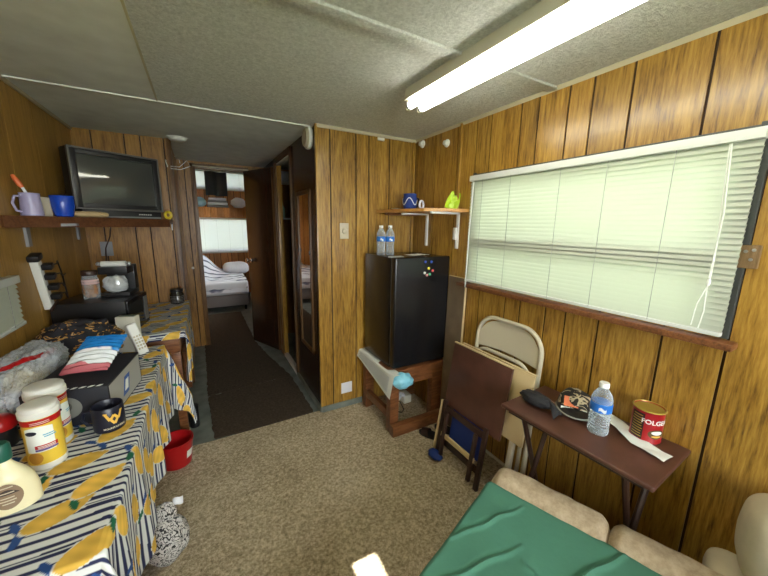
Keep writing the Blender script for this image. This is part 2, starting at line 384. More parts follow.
# baseboards
mb = MB().m(M_PAINTFLOOR).box((PX-.004, D-.012, .0), (1.06, D-.0005, .052), .003); struct(mb.build('baseboard_back'), 'grey painted baseboard left of the fridge stand', 'baseboard')
mb = MB().m(M_PAINTFLOOR).box((PX-.014, D, .0), (PX-.0005, 2.945, .05), .003); struct(mb.build('baseboard_hall'), 'grey painted baseboard along the hall partition', 'baseboard')
# corner mouldings
mb = MB().m(M_PANEL).box((PX-.012, D-.012, .055), (PX+.006, D+.012, H), .004); struct(mb.build('trim_7'), 'light oak corner strip on the partition', 'trim')
mb = MB().m(M_CASE).box((Q-.022, T-.016, 0), (Q+.012, T-.0005, H), .004).box((Q+.0005, T-.016, 0), (Q+.014, T+.06, H), .003); struct(mb.build('trim_8'), 'brown corner moulding between television wall and hall', 'trim')
mb = MB().m(M_PANEL).box((1.488, D-.018, .0), (1.506, D-.0005, H-.02), .005); struct(mb.build('trim_9'), 'thin oak corner strip above the fridge', 'trim')
# bedroom doorway casing
mb = MB().m(M_CASE).box((-.045, B-.014, 0), (.002, B-.0005, 2.075), .003).box((.498, B-.014, 0), (.545, B-.0005, 2.075), .003).box((-.045, B-.014, 2.032), (.545, B-.0005, 2.075), .003)
struct(mb.build('trim_10'), 'dark casing around the bedroom doorway', 'door casing')
# bathroom doorway casing
mb = MB().m(M_CASE).box((PX-.016, 3.56, 0), (PX-.0005, 3.62, 2.09), .003).box((PX-.016, 2.905, 0.05), (PX-.0005, 2.95, 2.09), .003).box((PX-.016, 2.905, 2.045), (PX-.0005, 3.62, 2.09), .003)
mb.m(M_PANEL).box((PX-.006, 3.50, 0), (PX+.04, 3.558, 2.04), .003); struct(mb.build('trim_11'), 'wooden casing around the bathroom doorway', 'door casing')
mb = MB().m(M_WHITE).box((PX-.008, 2.955, 2.018), (PX+.03, 3.5, 2.036), .003); struct(mb.build('trim_12'), 'white track across the bathroom door top', 'track')
mb = MB().m(M_WHITE).box((PX-.01, 2.953, -.003), (PX+.035, 3.5, .03), .004); struct(mb.build('trim_13'), 'white sill at the bathroom threshold', 'threshold')

# hall door, hinged at the bedroom doorway and folded back towards the right wall
a = Vector((.49, 4.13, 0)); b2 = Vector((.700, 3.64, 0)); dv = b2-a; ang = math.atan2(dv.y, dv.x); ln = dv.length
d1 = bpy.data.objects.new('door_1', None); COL.objects.link(d1); d1.location = a; d1.rotation_euler = (0, 0, ang); struct(d1, 'dark brown door standing open at the end of the hall', 'door')
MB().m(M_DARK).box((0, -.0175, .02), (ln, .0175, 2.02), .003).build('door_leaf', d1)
MB().m(M_CASE).box((ln+.0005, -.0175, .02), (ln+.006, .0175, 2.02)).build('door_edge', d1)
mb = MB().m(M_CHROME)
for sgn in (1, -1):
    mt = Matrix.Translation((.055, sgn*.0175, 1.02)) @ Matrix.Rotation(-sgn*pi/2, 4, 'X')
    mb.lathe([(.028, 0), (.028, .006), (.011, .010), (.011, .030), (.024, .038), (.028, .05), (.022, .06), (0, .063)], n=18, mtx=mt)
mb.build('door_knob', d1)
# added unseen entry door behind the camera, its little pane meant for a sunbeam
d2 = bpy.data.objects.new('added_door_2', None); COL.objects.link(d2); d2.location = (L-.03, -1.1, 0); struct(d2, 'added unseen white entry door with a small square pane', 'door')
mb = MB().m(M_WHITE); y0, y1, z0, z1 = .30, .45, 1.50, 1.65
mb.box((-.02, 0, 0), (.02, y0, 1.95)).box((-.02, y1, 0), (.02, .75, 1.95)).box((-.02, y0, 0), (.02, y1, z0)).box((-.02, y0, z1), (.02, y1, 1.95)); mb.build('door_leaf', d2)
MB().m(M_GLASS).box((-.002, y0, z0), (.002, y1, z1)).build('door_pane', d2)
# mirror on partition
mr = thing('wall_mirror', 'tall narrow framed mirror on the dark hall partition', 'mirror', (PX-.0005, 2.55, .43))
mb = MB().m(M_CASE)
for y in (-.178, .148): mb.box((-.016, y, 0), (0, y+.03, 1.27), .004)
mb.box((-.016, -.178, 0), (0, .178, .03), .004).box((-.016, -.178, 1.24), (0, .178, 1.27), .004); mb.build('mirror_frame', mr)
MB().m(M_MIRROR).box((-.008, -.149, .029), (-.002, .149, 1.241)).build('mirror_glass', mr)
for y in (-.163, .163): MB().m(M_BLACK).box((-.024, y-.006, .79), (-.015, y+.006, .82), .003).build('clip', mr)

# ------------------------------------------------------------------ right window and blind
def window(name, axis, pos, rect, out, rails=(), label=None):
    a0, a1, z0, z1 = rect
    root = bpy.data.objects.new(name, None); COL.objects.link(root); root.location = (pos, (a0+a1)/2, z0) if axis == 'x' else ((a0+a1)/2, pos, z0); struct(root, label, 'window')
    h = (a1-a0)/2; ht = z1-z0; t = .035
    def bx(mb, p, q, c, d, u0, u1):
        lo, hi = sorted((u0*out, u1*out))
        mb.box((lo, p, c), (hi, q, d), .003) if axis == 'x' else mb.box((p, lo, c), (q, hi, d), .003)
    mb = MB().m(M_ALU)
    bx(mb, -h, -h+t, 0, ht, .02, .06); bx(mb, h-t, h, 0, ht, .02, .06); bx(mb, -h+t, h-t, 0, t, .02, .06); bx(mb, -h+t, h-t, ht-t, ht, .02, .06)
    for k, (zr, th) in enumerate(rails): bx(mb, -h+t, h-t, zr-z0-th/2, zr-z0+th/2, -.024, .055)
    mb.build('window_frame', root)
    mb = MB().m(M_GLASS)
    lo, hi = sorted((.042*out, .045*out))
    mb.box((lo, -h+.01, .01), (hi, h-.01, ht-.01)) if axis == 'x' else mb.box((-h+.01, lo, .01), (h-.01, hi, ht-.01))
    mb.build('window_pane', root); return root
w1 = window('window_1', 'x', W, WIN, 1, [(1.36, .062)], 'long horizontal sliding window behind the white blind')
mb = MB().m(M_ALU).box((-.012, -.625, -.005), (.001, -.592, .68), .003).box((-.012, .592, -.02), (.001, .612, .68), .003).box((-.012, -.625, .642), (.001, .612, .672), .003); mb.build('window_casing', w1)
window('added_window_5', 'y', YB, (-.35, 1.25, .9, 1.9), -1, [(1.4, .04)])  # unseen rear window, added to let in fill daylight
window('added_window_2', 'x', W, (-1.35, -.35, .9, 1.8), 1, [(1.35, .04)])  # unseen side window behind the camera, put in for ambient skylight
window('added_window_6', 'x', W, (5.1, 6.2, .95, 1.8), 1, [(1.38, .04)])  # unseen bedroom side window, added to brighten that room
window('window_3', 'y', BY, BW1, 1); window('window_4', 'y', BY, BW2, 1)
mb = MB().m(M_STAND).box((W-.065, .305, 1.062), (W-.0005, 1.61, 1.088), .008); tag(mb.build('window_sill'), 'reddish brown wooden ledge under the long window blind', 'window sill', kind='structure')
mb = MB().m(M_TANWOOD).box((W-.022, .302, 1.332), (W-.0005, .352, 1.405), .003); mb.m(M_STEEL)
for y, z in ((.318, 1.36), (.332, 1.385), (.315, 1.39)): mb.lathe([(.005, 0), (.005, .003), (0, .004)], mtx=Matrix.Translation((W-.022, y, z)) @ Matrix.Rotation(-pi/2, 4, 'Y'), n=10)
tag(mb.build('curtain_bracket'), 'small wooden block screwed to the wall at the blind right edge', 'bracket')

def blind(name, label, root_loc, rz, width, z_top, z_bot, n, tilt, cords, slat=None):
    """local: x across, y towards the room (negative), z height"""
    r = thing(name, label, 'blind', root_loc, rz)
    MB().m(M_BLINDW).box((-width/2, -.03, z_top-.032), (width/2, .004, z_top), .003).build('headrail', r)
    MB().m(M_BLINDW).box((-width/2+.004, -.026, z_bot), (width/2-.004, 0, z_bot+.016), .005).build('bottom_rail', r)
    mb = MB().m(slat or M_SLAT); zt, zb = z_top-.042, z_bot+.026; c, s_ = cos(tilt), sin(tilt)
    for i in range(n):
        z = zt+(zb-zt)*i/(n-1); hw = .0128
        rows = []
        for k in range(4):
            q = -1+2*k/3; bow = .0022*(1-q*q)
            yy = q*hw*c; zz = q*hw*s_+bow
            rows.append([(-width/2+.003, -.013+yy, z+zz), (width/2-.003, -.013+yy, z+zz)])
        vs = [p for rr in rows for p in rr]
        mb.add(vs, [[2*k, 2*k+1, 2*k+3, 2*k+2] for k in range(3)], True)
    mb.build('slats', r)
    mb = MB().m(M_GREYP)
    for x in cords: mb.tube([(x, -.0275, z_top-.03), (x, -.0275, z_bot+.01)], .0009, 5)
    mb.build('ladder_cord', r)
    return r
bl = blind('window_blind', 'wide white horizontal slat blind covering the long window', (1.497, .945, 0), -pi/2, 1.215, 1.752, 1.10, 31, R(62), [-.50, -.30, -.02, .18, .40, ])
# local +x -> world -y (nearer the camera)
mb = MB().m(M_BLINDW).tube([(-.565, -.034, 1.72), (-.572, -.04, 1.4), (-.575, -.04, 1.065)], .004, 8); mb.build('tilt_wand', bl)
mb = MB().m(M_PAPER).tube([(.535, -.034, 1.715), (.545, -.038, 1.55), (.555, -.04, 1.40), (.556, -.04, 1.28), (.535, -.038, 1.2), (.53, -.036, 1.125)], .0022, 6).tube([(.54, -.036, 1.715), (.556, -.042, 1.5), (.552, -.04, 1.27), (.556, -.038, 1.18), (.55, -.037, 1.12)], .0022, 6)
mb.blob((.554, -.041, 1.28), (.006, .006, .014)); mb.build('pull_cord', bl)

# ------------------------------------------------------------------ fluorescent fixture
fx = thing('fluorescent_fixture', 'long two-tube fluorescent strip light on the ceiling', 'ceiling light', (.965, .78, H))
FL = .675
mb = MB().m(M_FIX).box((-.045, -FL, -.048), (.065, FL, -.0005), .006).prism([(-.045, -.0475), (-.052, -.0545), (.072, -.0545), (.065, -.0475)], -FL, FL, Matrix(((1,0,0,0),(0,0,1,0),(0,1,0,0),(0,0,0,1))))
mb.build('housing', fx)
for sx in (-.022, .046):
    mb = MB().m(M_TUBE).tube([(sx, -FL+.03, -.074), (sx, FL-.02, -.074)], .0185, 16); mb.m(M_STEEL).tube([(sx, FL-.022, -.074), (sx, FL-.004, -.074)], .0186, 14).tube([(sx, -FL+.012, -.074), (sx, -FL+.032, -.074)], .0186, 14)
    mb.build('tube', fx)
for sy in (-1, 1):
    for sx in (-.022, .046): MB().m(M_FIX).box((sx-.012, sy*(FL-.001)-.005, -.094), (sx+.012, sy*(FL-.001)+.005, -.045), .003).build('lamp_holder', fx)

# ------------------------------------------------------------------ hall rug, ceiling bits, wall bits
def ragged(pts, z0, z1, mat, amp=.006, step=.03):
    out = []
    for i, p in enumerate(pts):
        q = pts[(i+1) % len(pts)]; d = math.dist(p, q); n = max(1, int(d/step))
        for k in range(n):
            t = k/n; x = p[0]+(q[0]-p[0])*t; y = p[1]+(q[1]-p[1])*t
            out.append((x+amp*(hsh(x, y, 1)-.5)*2, y+amp*(hsh(x, y, 2)-.5)*2))
    return MB().m(mat).prism(out, z0, z1)
tag(ragged([(-.03, 2.262), (.665, 2.262), (.655, 2.97), (-.055, 2.895)], -.004, .004, M_RUG).build('hall_rug'), 'brown rug piece in the hall beside the beige carpet edge', 'rug', 'brown rug pieces on the hall floor')
tag(ragged([(-.055, 2.91), (.652, 2.985), (.54, 3.68), (.49, 4.1), (.48, 5.7), (-.02, 5.7), (-.06, 4.2)], -.004, .003, M_RUG).build('hall_rug'), 'far brown rug piece running to the bedroom doorway', 'rug', 'brown rug pieces on the hall floor')
sd = thing('smoke_detector', 'round white smoke detector on the ceiling near the hall', 'smoke detector', (-.10, 3.17, H))
MB().m(M_WHITE).lathe([(.062, 0), (.062, -.012), (.055, -.022), (.03, -.03), (0, -.031)], n=28).build('detector_body', sd)
MB().m(M_WHITE).lathe([(.074, 0), (.074, -.006), (.062, -.0062)], n=28).build('mounting_plate', sd)
pl = thing('wall_plaque', 'round cream plaque high on the hall partition corner', 'plaque', (PX, 2.355, 2.035))
mt = Matrix.Rotation(-pi/2, 4, 'Y')
MB().m(M_TRIM).lathe([(.068, .0005), (.068, .03), (.055, .045), (.03, .04), (0, .04)], n=28, mtx=mt).build('plaque_body', pl)
MB().m(M_WHITE).lathe([(.070, .001), (.076, .014), (.072, .028), (.069, .028)], n=28, mtx=mt).build('rim', pl)
sw = thing('light_switch', 'cream rotary dimmer plate on the back wall', 'switch', (.914, D, 1.403))
MB().m(M_TRIM).box((-.034, -.007, -.056), (.034, -.0005, .056), .003).build('switch_plate', sw)
MB().m(M_TRIM).lathe([(.021, .007), (.019, .022), (.016, .024), (0, .0245)], n=22, mtx=Matrix.Rotation(pi/2, 4, 'X')).build('dimmer_knob', sw)
tag(MB().m(M_WHITEC).box((-.046, -.005, -.045), (.046, -.0005, .045), .002).build('blank_cover_plate', origin=(0, 0, 0)), 'square whitish blank plate low on the back wall by the fridge', 'wall plate').location = (.925, D, .166)
tag(MB().m(M_GREYP).box((-.038, -.006, -.055), (.038, -.0005, .055), .003).build('wall_plate', origin=(0, 0, 0)), 'pale plate on the television wall under the shelf', 'wall plate').location = (-.645, T, 1.235)
cd = thing('wall_conduit', 'thin brown conduit running down to a small white switch left of the blind', 'conduit', (W, 1.70, 1.39))
MB().m(M_PANEL).box((-.014, -.008, .05), (-.0005, .008, .705), .003).build('raceway', cd)
MB().m(M_WHITE).box((-.022, -.016, -.03), (-.0005, .016, .05), .004).build('switch_box', cd)
for (y, z, lab, rad) in ((1.845, 2.005, 'white round knob on the window wall right of the corner', .026), (2.13, 2.055, 'pale round knob high in the corner over the shelf', .028)):
    o = MB().m(M_WHITE).lathe([(rad, 0), (rad, .006), (rad*.55, .012), (rad*.4, .022), (rad*.6, .028), (0, .031)], n=20, mtx=Matrix.Rotation(-pi/2, 4, 'Y')).build('round_bumper'); o.location = (W-.0005, y, z); tag(o, lab, 'knob')
o = MB().m(M_WHITE).box((-.028, -.016, -.010), (.028, -.0005, .010), .004).build('door_stop_clip'); o.location = (1.205, D-.001, 2.065); tag(o, 'small white clip under the ceiling on the back wall', 'clip')
o = MB().m(M_WHITE).tube([(0, 0, 0), (0, -.02, 0), (.0, -.026, -.012), (.004, -.03, -.03), (.008, -.02, -.045), (.006, -.012, -.05)], .003, 8).build('hanger_hook'); o.location = (-.195, T-.017, 1.93); tag(o, 'white hook high on the corner moulding near the hall', 'hook')
o = MB().m(M_WHITE).tube([(0, 0, 0), (.06, 0, .0), (.115, 0, .055), (.135, 0, .012), (.065, 0, -.02), (.0, 0, -.018)], .0022, 6, closed=True).tube([(.065, 0, -.02+.05), (.06, 0, .07), (.045, 0, .085), (.03, 0, .075)], .002, 6).build('wire_hanger'); o.location = (-.165, T-.045, 1.885); tag(o, 'white wire hanger hooked at the hall corner', 'hanger')
o = MB().m(M_WHITE).tube([(0, 0, .02), (0, -.016, .012), (0, -.03, -.006), (0, -.024, -.022), (0, -.012, -.018)], .0035, 8).build('coat_hook'); o.location = (-.20, T-.017, 1.405); tag(o, 'white hook on the corner moulding under the yellow tape', 'hook')
o = MB().m(M_TRIM).lathe([(.012, 0), (.008, .012), (.014, .022), (.012, .03), (0, .032)], n=14, mtx=Matrix.Rotation(pi/2, 4, 'X')).build('coat_peg'); o.location = (-.106, B-.001, .94); tag(o, 'small pale peg on the panel left of the bedroom doorway', 'peg')
for (x, y) in ((.24, 1.72), (.0, 2.0), (-.3, 1.85), (.30, 1.95), (.63, 1.85)):
    pass
# ------------------------------------------------------------------ corner shelf
cs = thing('corner_shelf', 'pine corner shelf on white brackets above the fridge', 'shelf', (1.52, 2.22, 1.54))
pts = [(-.345, .004), (-.33, -.30), (-.28, -.52), (-.15, -.60), (-.0005, -.625), (-.0005, .004)]
MB().m(M_PINE).prism(pts, 0, .019).build('shelf_board', cs)
MB().m(M_STAND).box((-.30, -.10, -.017), (-.04, -.055, -.001)).build('cleat', cs)
for y in (-.19, -.535):
    mb = MB().m(M_WHITE).box((-.235, y-.012, -.013), (-.001, y+.012, -.0005), .002).box((-.013, y-.012, -.24), (-.001, y+.012, -.0005), .002)
    mb.build('bracket', cs)
ZS = 1.5595
c = thing('blue_mug', 'dark blue mug with white swirls on the corner shelf', 'mug', (1.345, 2.02, ZS)); c.scale = (1.2, 1.2, 1.2)
mb = MB().m(M_BLUE).lathe([(.03, .0), (.036, .004), (.042, .03), (.043, .06), (.038, .085), (.04, .095), (.036, .095), (.034, .084), (.038, .05), (0, .012)], n=26); mb.m(M_WHITEC)
mb.tube([(.0405*cos(a*.1)*1.03, .0405*sin(a*.1)*1.03, .05+.02*sin(a*.35)) for a in range(20, 56)], .003, 5); mb.build('cup', c)
MB().m(M_NAVY).tube([(.038, 0, .075), (.06, 0, .07), (.066, 0, .045), (.056, 0, .022), (.042, 0, .018)], .006, 8).build('handle', c)
tr = MB().m(M_WHITEC).tube([(.027*cos(t), .027*sin(t), 0) for t in np.linspace(0, 2*pi, 28, False)], .008, 8, closed=True).build('tape_roll'); tr.location = (1.395, 1.945, ZS+.036); tr.rotation_euler = (R(90), 0, R(25)); tag(tr, 'white tape ring standing beside the blue mug', 'tape')
mb = MB().m(M_PAPER).grid(lambda u, v: ((u-.5)*.12, (v-.5)*.05, .006+.012*noise3((u*5, v*4, 1))**2+.006*abs(noise3((u*8, v*5, 3)))), 20, 10); o = mb.build('paper_scrap'); o.location = (1.275, 2.05, ZS); tag(o, 'crumpled white paper scrap left of the blue mug', 'paper')
mb = MB().m(plain('lime_foil', (.42, .62, .02), .35)).grid(lambda u, v: ((u-.5)*.085*(1-.55*max(0, v-.55)), .012*sin(u*3.1)*1 + .01*noise3((u*4, v*4, 2)), v*.11+.012*sin(u*9)*v), 14, 14); o = mb.build('snack_pouch'); o.location = (1.455, 1.70, ZS+.001); o.rotation_euler = (R(-12), R(18), R(-35)); tag(o, 'lime green foil pouch propped on the corner shelf', 'pouch')
mb = MB().m(M_ORANGE).grid(lambda u, v: ((u-.5)*.16, (v-.5)*.05, .004+.01*abs(noise3((u*7, v*3, 9)))), 20, 8); o = mb.build('orange_wrapper'); o.location = (1.40, 1.80, ZS); o.rotation_euler = (0, 0, R(-60)); tag(o, 'orange wrapper lying flat on the corner shelf', 'wrapper')

# ------------------------------------------------------------------ fridge stand and fridge
st = thing('fridge_stand', 'square wooden stand under the black fridge', 'stand', (1.045, 1.74, 0))
SW_, SD_ = .462, .46
MB().m(M_STAND).box((0, 0, .425), (SW_, SD_, .47), .005).build('top_board', st)
mb = MB().m(M_STAND).box((.02, .014, .345), (SW_-.02, .034, .424), .003).box((.02, SD_-.034, .345), (SW_-.02, SD_-.014, .424), .003).box((.014, .034, .345), (.034, SD_-.034, .424), .003).box((SW_-.034, .034, .345), (SW_-.014, SD_-.034, .424), .003); mb.build('apron', st)
for x, y in ((.005, .005), (SW_-.095, .012), (.005, SD_-.075), (SW_-.075, SD_-.075)):
    MB().m(M_STAND).box((x, y, .007), (x+(.07 if x < .1 else .09), y+.055, .424), .004).build('leg', st)
MB().m(M_STAND).box((.0, -.05, .007), (.45, .004, .085), .006).build('foot_rail', st)
MB().m(M_STAND).box((.008, .062, .10), (.04, SD_-.077, .16), .004).build('side_rail', st)
fr = thing('mini_fridge', 'black compact fridge standing on the wooden stand', 'fridge', (1.062, 1.738, .4705))
FWd, FD, FH = .447, .44, .775
mb = MB().m(M_FRIDGE).box((.002, .062, .012), (FWd-.002, FD, FH-.004), .006); mb.m(M_BLACK)
for x in (.03, FWd-.05):
    for y in (.08, FD-.05): mb.box((x, y, 0), (x+.025, y+.025, .014))
mb.build('cabinet', fr)
dr = MB().m(M_FRIDGE).box((0, 0, .02), (FWd, .054, FH), .010, seg=3).build('door', fr)
MB().m(M_GREYP).box((.006, .054, .03), (FWd-.006, .0615, FH-.01)).build('door_gasket', fr)
MB().m(M_STEEL).box((.0, .055, FH-.005), (.10, .095, FH+.004), .002).build('hinge_cover', fr)
mcols = [(.02, .05, .35), (.03, .08, .4), (.8, .7, .05), (.7, .08, .08), (.75, .75, .7), (.75, .35, .35), (.1, .55, .25)]
mnames = ['navy', 'blue', 'yellow', 'red', 'white', 'pink', 'green']
for (x, z), cc, nm in zip([(1.294, 1.213), (1.344, 1.211), (1.324, 1.167), (1.358, 1.150), (1.292, 1.138), (1.312, 1.121), (1.335, 1.127)], mcols, mnames):
    o = MB().m(plain('magnet_'+nm, cc, .35)).lathe([(.009, 0), (.009, .004), (.006, .007), (0, .0075)], n=14, mtx=Matrix.Rotation(pi/2, 4, 'X')).build('fridge_magnet'); o.location = (x, 1.7375, z); tag(o, 'tiny round %s magnet on the black fridge door' % nm, 'magnet', 'round magnets on the fridge door')
# papers on the fridge top
o = MB().m(M_PAPER).grid(lambda u, v: ((u-.5)*.16, (v-.5)*.10, .003+.008*u*abs(noise3((u*3, v*3, 4)))), 12, 8).build('envelope'); o.location = (1.31, 1.86, 1.2465); o.rotation_euler = (0, 0, R(12)); tag(o, 'white envelope lying on the fridge top', 'envelope')
# water bottles
def bottle(name, label, loc, group=None, h=.205, r=.0315, rz=0):
    b = thing(name, label, 'bottle', loc, rz, group); k = h/.205
    pr = [(.02, .004), (.028, .0), (r, .006), (r, .02)]
    for i in range(5): z = .026+i*.012; pr += [(r-.0035, z), (r, z+.006)]
    pr += [(r, .09), (r-.001, .092), (r-.001, .128), (r, .13), (r, .14), (.027, .158), (.018, .175), (.0125, .184), (.0125, .19)]
    pr = [(a, z*k) for a, z in pr]
    MB().m(M_WATER).lathe(pr+[(.0115, .19*k)]+[(a-.001, max(z, .003)) for a, z in pr[::-1]]+[(0, .004)], n=28).build('bottle_body', b)
    MB().m(M_BLUELABEL).lathe([(r-.0003, .094*k), (r+.0004, .0945*k), (r+.0004, .1265*k), (r-.0003, .127*k)], n=28).build('wrap_label', b)
    for j in range(3):
        a0 = -2.2+j*2.1
        MB().m(M_WHITEC).grid(lambda u, v: ((r+.0007)*cos(a0+u*.7), (r+.0007)*sin(a0+u*.7), (.100+.004*sin(u*6)+v*(.013 if j < 2 else .008))*k), 10, 3).build('label_print', b)
    MB().m(M_WHITE).lathe([(.0146, .186*k), (.0148, .1875*k), (.0148, .203*k), (.0135, .205*k), (0, .205*k)], n=24).build('cap', b)
    return b
bottle('water_bottle', 'clear water bottle on the fridge nearest the wall edge', (1.115, 2.03, 1.2425), 'water bottles on the fridge')
bottle('water_bottle', 'clear water bottle on the fridge, right one of the pair', (1.172, 2.00, 1.2425), 'water bottles on the fridge')
# newspaper draped over the stand's left edge, blue plastic at its front corner
def paper_fold(u, v):
    y = .50-u*.565; d = v*.135; sag = .01*sin(u*5)+.006*noise3((u*4, v*3, 5))
    if v < .4: x, z = .055-(v/.4)*.063, .4718+.004*sin(u*7)*(1-v)
    else: k = (v-.4)/.6; x, z = -.010-.018*k-.012*k*u, .470-k*(.05+.105*u)
    return (x+sag*.3, y, z)
np_ = thing('newspaper', 'folded newspaper sheet draped over the left edge of the fridge stand', 'newspaper', (1.045, 1.74, 0))
MB().m(M_PAPER).grid(paper_fold, 30, 14).build('sheet', np_)
mb = MB().m(plain('newsprint', (.40, .45, .50), .8))
for k in range(11):
    v0 = .5+.038*k
    mb.grid(lambda u, v, v0=v0: tuple(Vector(paper_fold(.08+.84*u, v0+.014*v))+Vector((-.003, 0, .001))), 24, 1)
mb.build('print', np_)
mb = MB().m(plain('sky_blue_bag', (.22, .55, .68), .3, bump=.4, bscale=40)).blob((0, 0, 0), (.075, .05, .055), (24, 16), fn=lambda q: .22*noise3(q, 2.2)); o = mb.build('plastic_bundle'); o.location = (1.105, 1.685, .425); o.rotation_euler = (0, R(10), R(-15)); tag(o, 'light blue plastic bundle hanging at the front corner of the stand', 'bag')
# cable under stand
o = MB().m(M_ROPE).tube([(1.16, 2.1, .02), (1.2, 2.0, .012), (1.26, 1.92, .014), (1.30, 1.95, .012), (1.33, 2.05, .013), (1.27, 2.12, .06), (1.22, 2.14, .2)], .004, 7).build('black_cable'); tag(o, 'black cord curled on the carpet under the fridge stand', 'cord')
o = MB().m(M_WHITEC).grid(lambda u, v: ((u-.5)*.16, (v-.5)*.05, .02+.025*noise3((u*6, v*4, 6))+.02*u), 18, 8).build('rag'); o.location = (1.25, 2.0, .075); o.rotation_euler = (R(20), 0, R(20)); tag(o, 'white crumpled strip beneath the fridge stand', 'rag')
mb = MB().m(M_FIX).box((1.35, 2.02, .007), (1.42, 2.12, .075), .006); tag(mb.build('small_box', origin=(1.385, 2.07, .007)), 'small pale box under the fridge stand', 'box')
# shoes beside the stand
def shoe(loc, rz, label):
    s = thing('sandal', label, 'sandal', loc, rz, 'dark sandals beside the fridge stand')
    pts = [(.03*(.75+.25*cos(t*1.0))*sin(t) if False else .036*sin(t)*(1+.18*cos(t)), .10*cos(t)) for t in np.linspace(0, 2*pi, 26, False)]
    MB().m(M_BLACK).prism(pts, 0, .016).build('sole', s)
    MB().m(M_TRAYLEG).grid(lambda u, v: (.037*cos(pi*u), .02+.05*v+.01*sin(pi*u), .014+.035*sin(pi*u)*(1-.25*v)), 14, 6).build('strap', s)
shoe((1.43, 1.575, .0065), R(28), 'dark sandal beside the foot rail of the fridge stand, nearer pair half')
shoe((1.30, 1.58, .0065), R(32), 'dark sandal closest to the folded tray tables')

# ------------------------------------------------------------------ leaning board behind the trays
mt = Matrix(((0,0,1,0),(1,0,0,0),(0,1,0,0),(0,0,0,1)))
lb = thing('leaning_board', 'grey brown board leaning against the window wall behind the fridge', 'board', (1.487, 1.74, .007)); lb.rotation_euler = (0, R(1.2), 0)
MB().m(plain('board_brown', (.16, .115, .07), .55, var=.2)).box((-.006, -.17, 0), (.006, -.008, 1.10)).build('panel', lb)
MB().m(M_CREAM).box((-.0068, -.176, 0), (.0068, -.1705, 1.105)).box((-.0068, -.1705, 1.1005), (.0068, -.008, 1.105)).build('edge_strip', lb)

# ------------------------------------------------------------------ beige folding chair, folded, leaning on the wall
fc = thing('folding_chair', 'beige metal folding chair leaning folded against the window wall', 'chair', (1.415, 1.175, .007)); fc.rotation_euler = (0, R(4.2), 0); fc.scale = (1, .97, .975)
def arch(hw, z0, ztop, r, x=0, n=9):
    p = [(x, -hw, z0), (x, -hw, ztop-r)]
    for i in range(n+1): t = pi-i*pi/2/n; p.append((x, -hw+r+r*cos(t), ztop-r+r*sin(t)))
    for i in range(n+1): t = pi/2-i*pi/2/n; p.append((x, hw-r+r*cos(t), ztop-r+r*sin(t)))
    return p+[(x, hw, z0)]
MB().m(M_BEIGE).tube(arch(.225, .0, .94, .13), .0125, 10).build('back_frame', fc)
mb = MB().m(M_BEIGE)
def backp(u, v):
    y = (u-.5)*.42; top = .925-.09*(abs(u-.5)*2)**4 ; bot = .74+.015*sin(pi*u)
    return (.012*sin(pi*u)-.004, y, bot+(top-bot)*v)
mb.grid(backp, 24, 10); mb.grid(lambda u, v: tuple(Vector(backp(1-u, v))+Vector((.004, 0, 0))), 24, 10); mb.build('backrest', fc)
MB().m(M_BEIGE).tube(arch(.205, .015, .745, .10, -.03), .0105, 10).build('seat_frame', fc)
MB().m(M_BEIGE).box((-.045, -.19, .30), (-.022, .19, .70), .01).build('seat', fc)
for s_ in (-1, 1): MB().m(M_BEIGE).tube([(-.055, s_*.175, .003), (-.05, s_*.185, .60)], .011, 10).build('rear_leg', fc)
mb = MB().m(M_BEIGE).tube([(-.053, -.18, .14), (-.053, .18, .14)], .008, 8); mb.build('stretcher', fc)

# ------------------------------------------------------------------ folded tray tables
def folded_tray(name, label, loc, ry, top_mat, y0, y1, z0, z1, leg_mat, legs, edge):
    t = thing(name, label, 'tray table', loc, 0, 'folded tray tables'); t.rotation_euler = (0, R(ry), 0)
    MB().m(top_mat).box((-.008, y0, z0), (.008, y1, z1), .004).build('tray_top', t)
    MB().m(edge).box((-.009, y0-.002, z1+.0003), (.009, y1+.002, z1+.007), .002).build('top_edge', t)
    for y, dx in legs:
        MB().m(leg_mat).box((-.034+dx, y-.013, 0), (-.012+dx, y+.013, z0+.03), .004).build('leg', t)
    return t
LA = folded_tray('tray_table', 'brown topped tray table folded upright in front of the folding chair', (1.24, 1.25, .007), 8.0, M_TRAYTOP, -.235, .20, .335, .735, M_TRAYLEG, [(.175, .0), (-.16, 0)], M_CREAM)
for z in (.09, .30): MB().m(M_TRAYLEG).box((-.03, -.147, z), (-.014, .162, z+.035), .003).build('crossbar', LA)
MB().m(M_CREAM).box((-.046, -.13, .145), (-.036, .15, .175), .003).build('catch_bar', LA)
for y in (.125, -.115): MB().m(M_TRAYLEG).box((-.054, y-.012, .03), (-.036, y+.012, .31), .004).build('inner_leg', LA)
LB = folded_tray('tray_table', 'cream backed tray table folded behind the brown topped one', (1.292, 1.20, .007), 7.0, M_CREAM, -.285, .22, .345, .728, M_BEIGE, [(.15, .035), (-.22, .035)], M_CREAM)
bb = MB().m(M_BLUE).box((-.012, -.125, .14), (.012, .12, .36), .008).build('blue_cloth'); bb.location = (1.252, 1.255, .0); bb.rotation_euler = (0, R(8), 0); tag(bb, 'dark blue folded cloth panel tucked between the tray legs', 'cloth')
o = MB().m(M_BLUE).blob((0, 0, 0), (.035, .055, .022), (20, 12), fn=lambda q: .2*noise3(q, 2)).build('blue_rag'); o.location = (1.185, 1.405, .028); tag(o, 'dark blue rag on the carpet at the tray table feet', 'rag')
o = MB().m(M_CREAM).box((-.006, -.006, 0), (.006, .006, .36)).build('wooden_stick'); o.location = (1.215, 1.462, .007); o.rotation_euler = (R(2), R(7.5), 0); tag(o, 'pale thin stick leaning on the left side of the tray tables', 'stick')

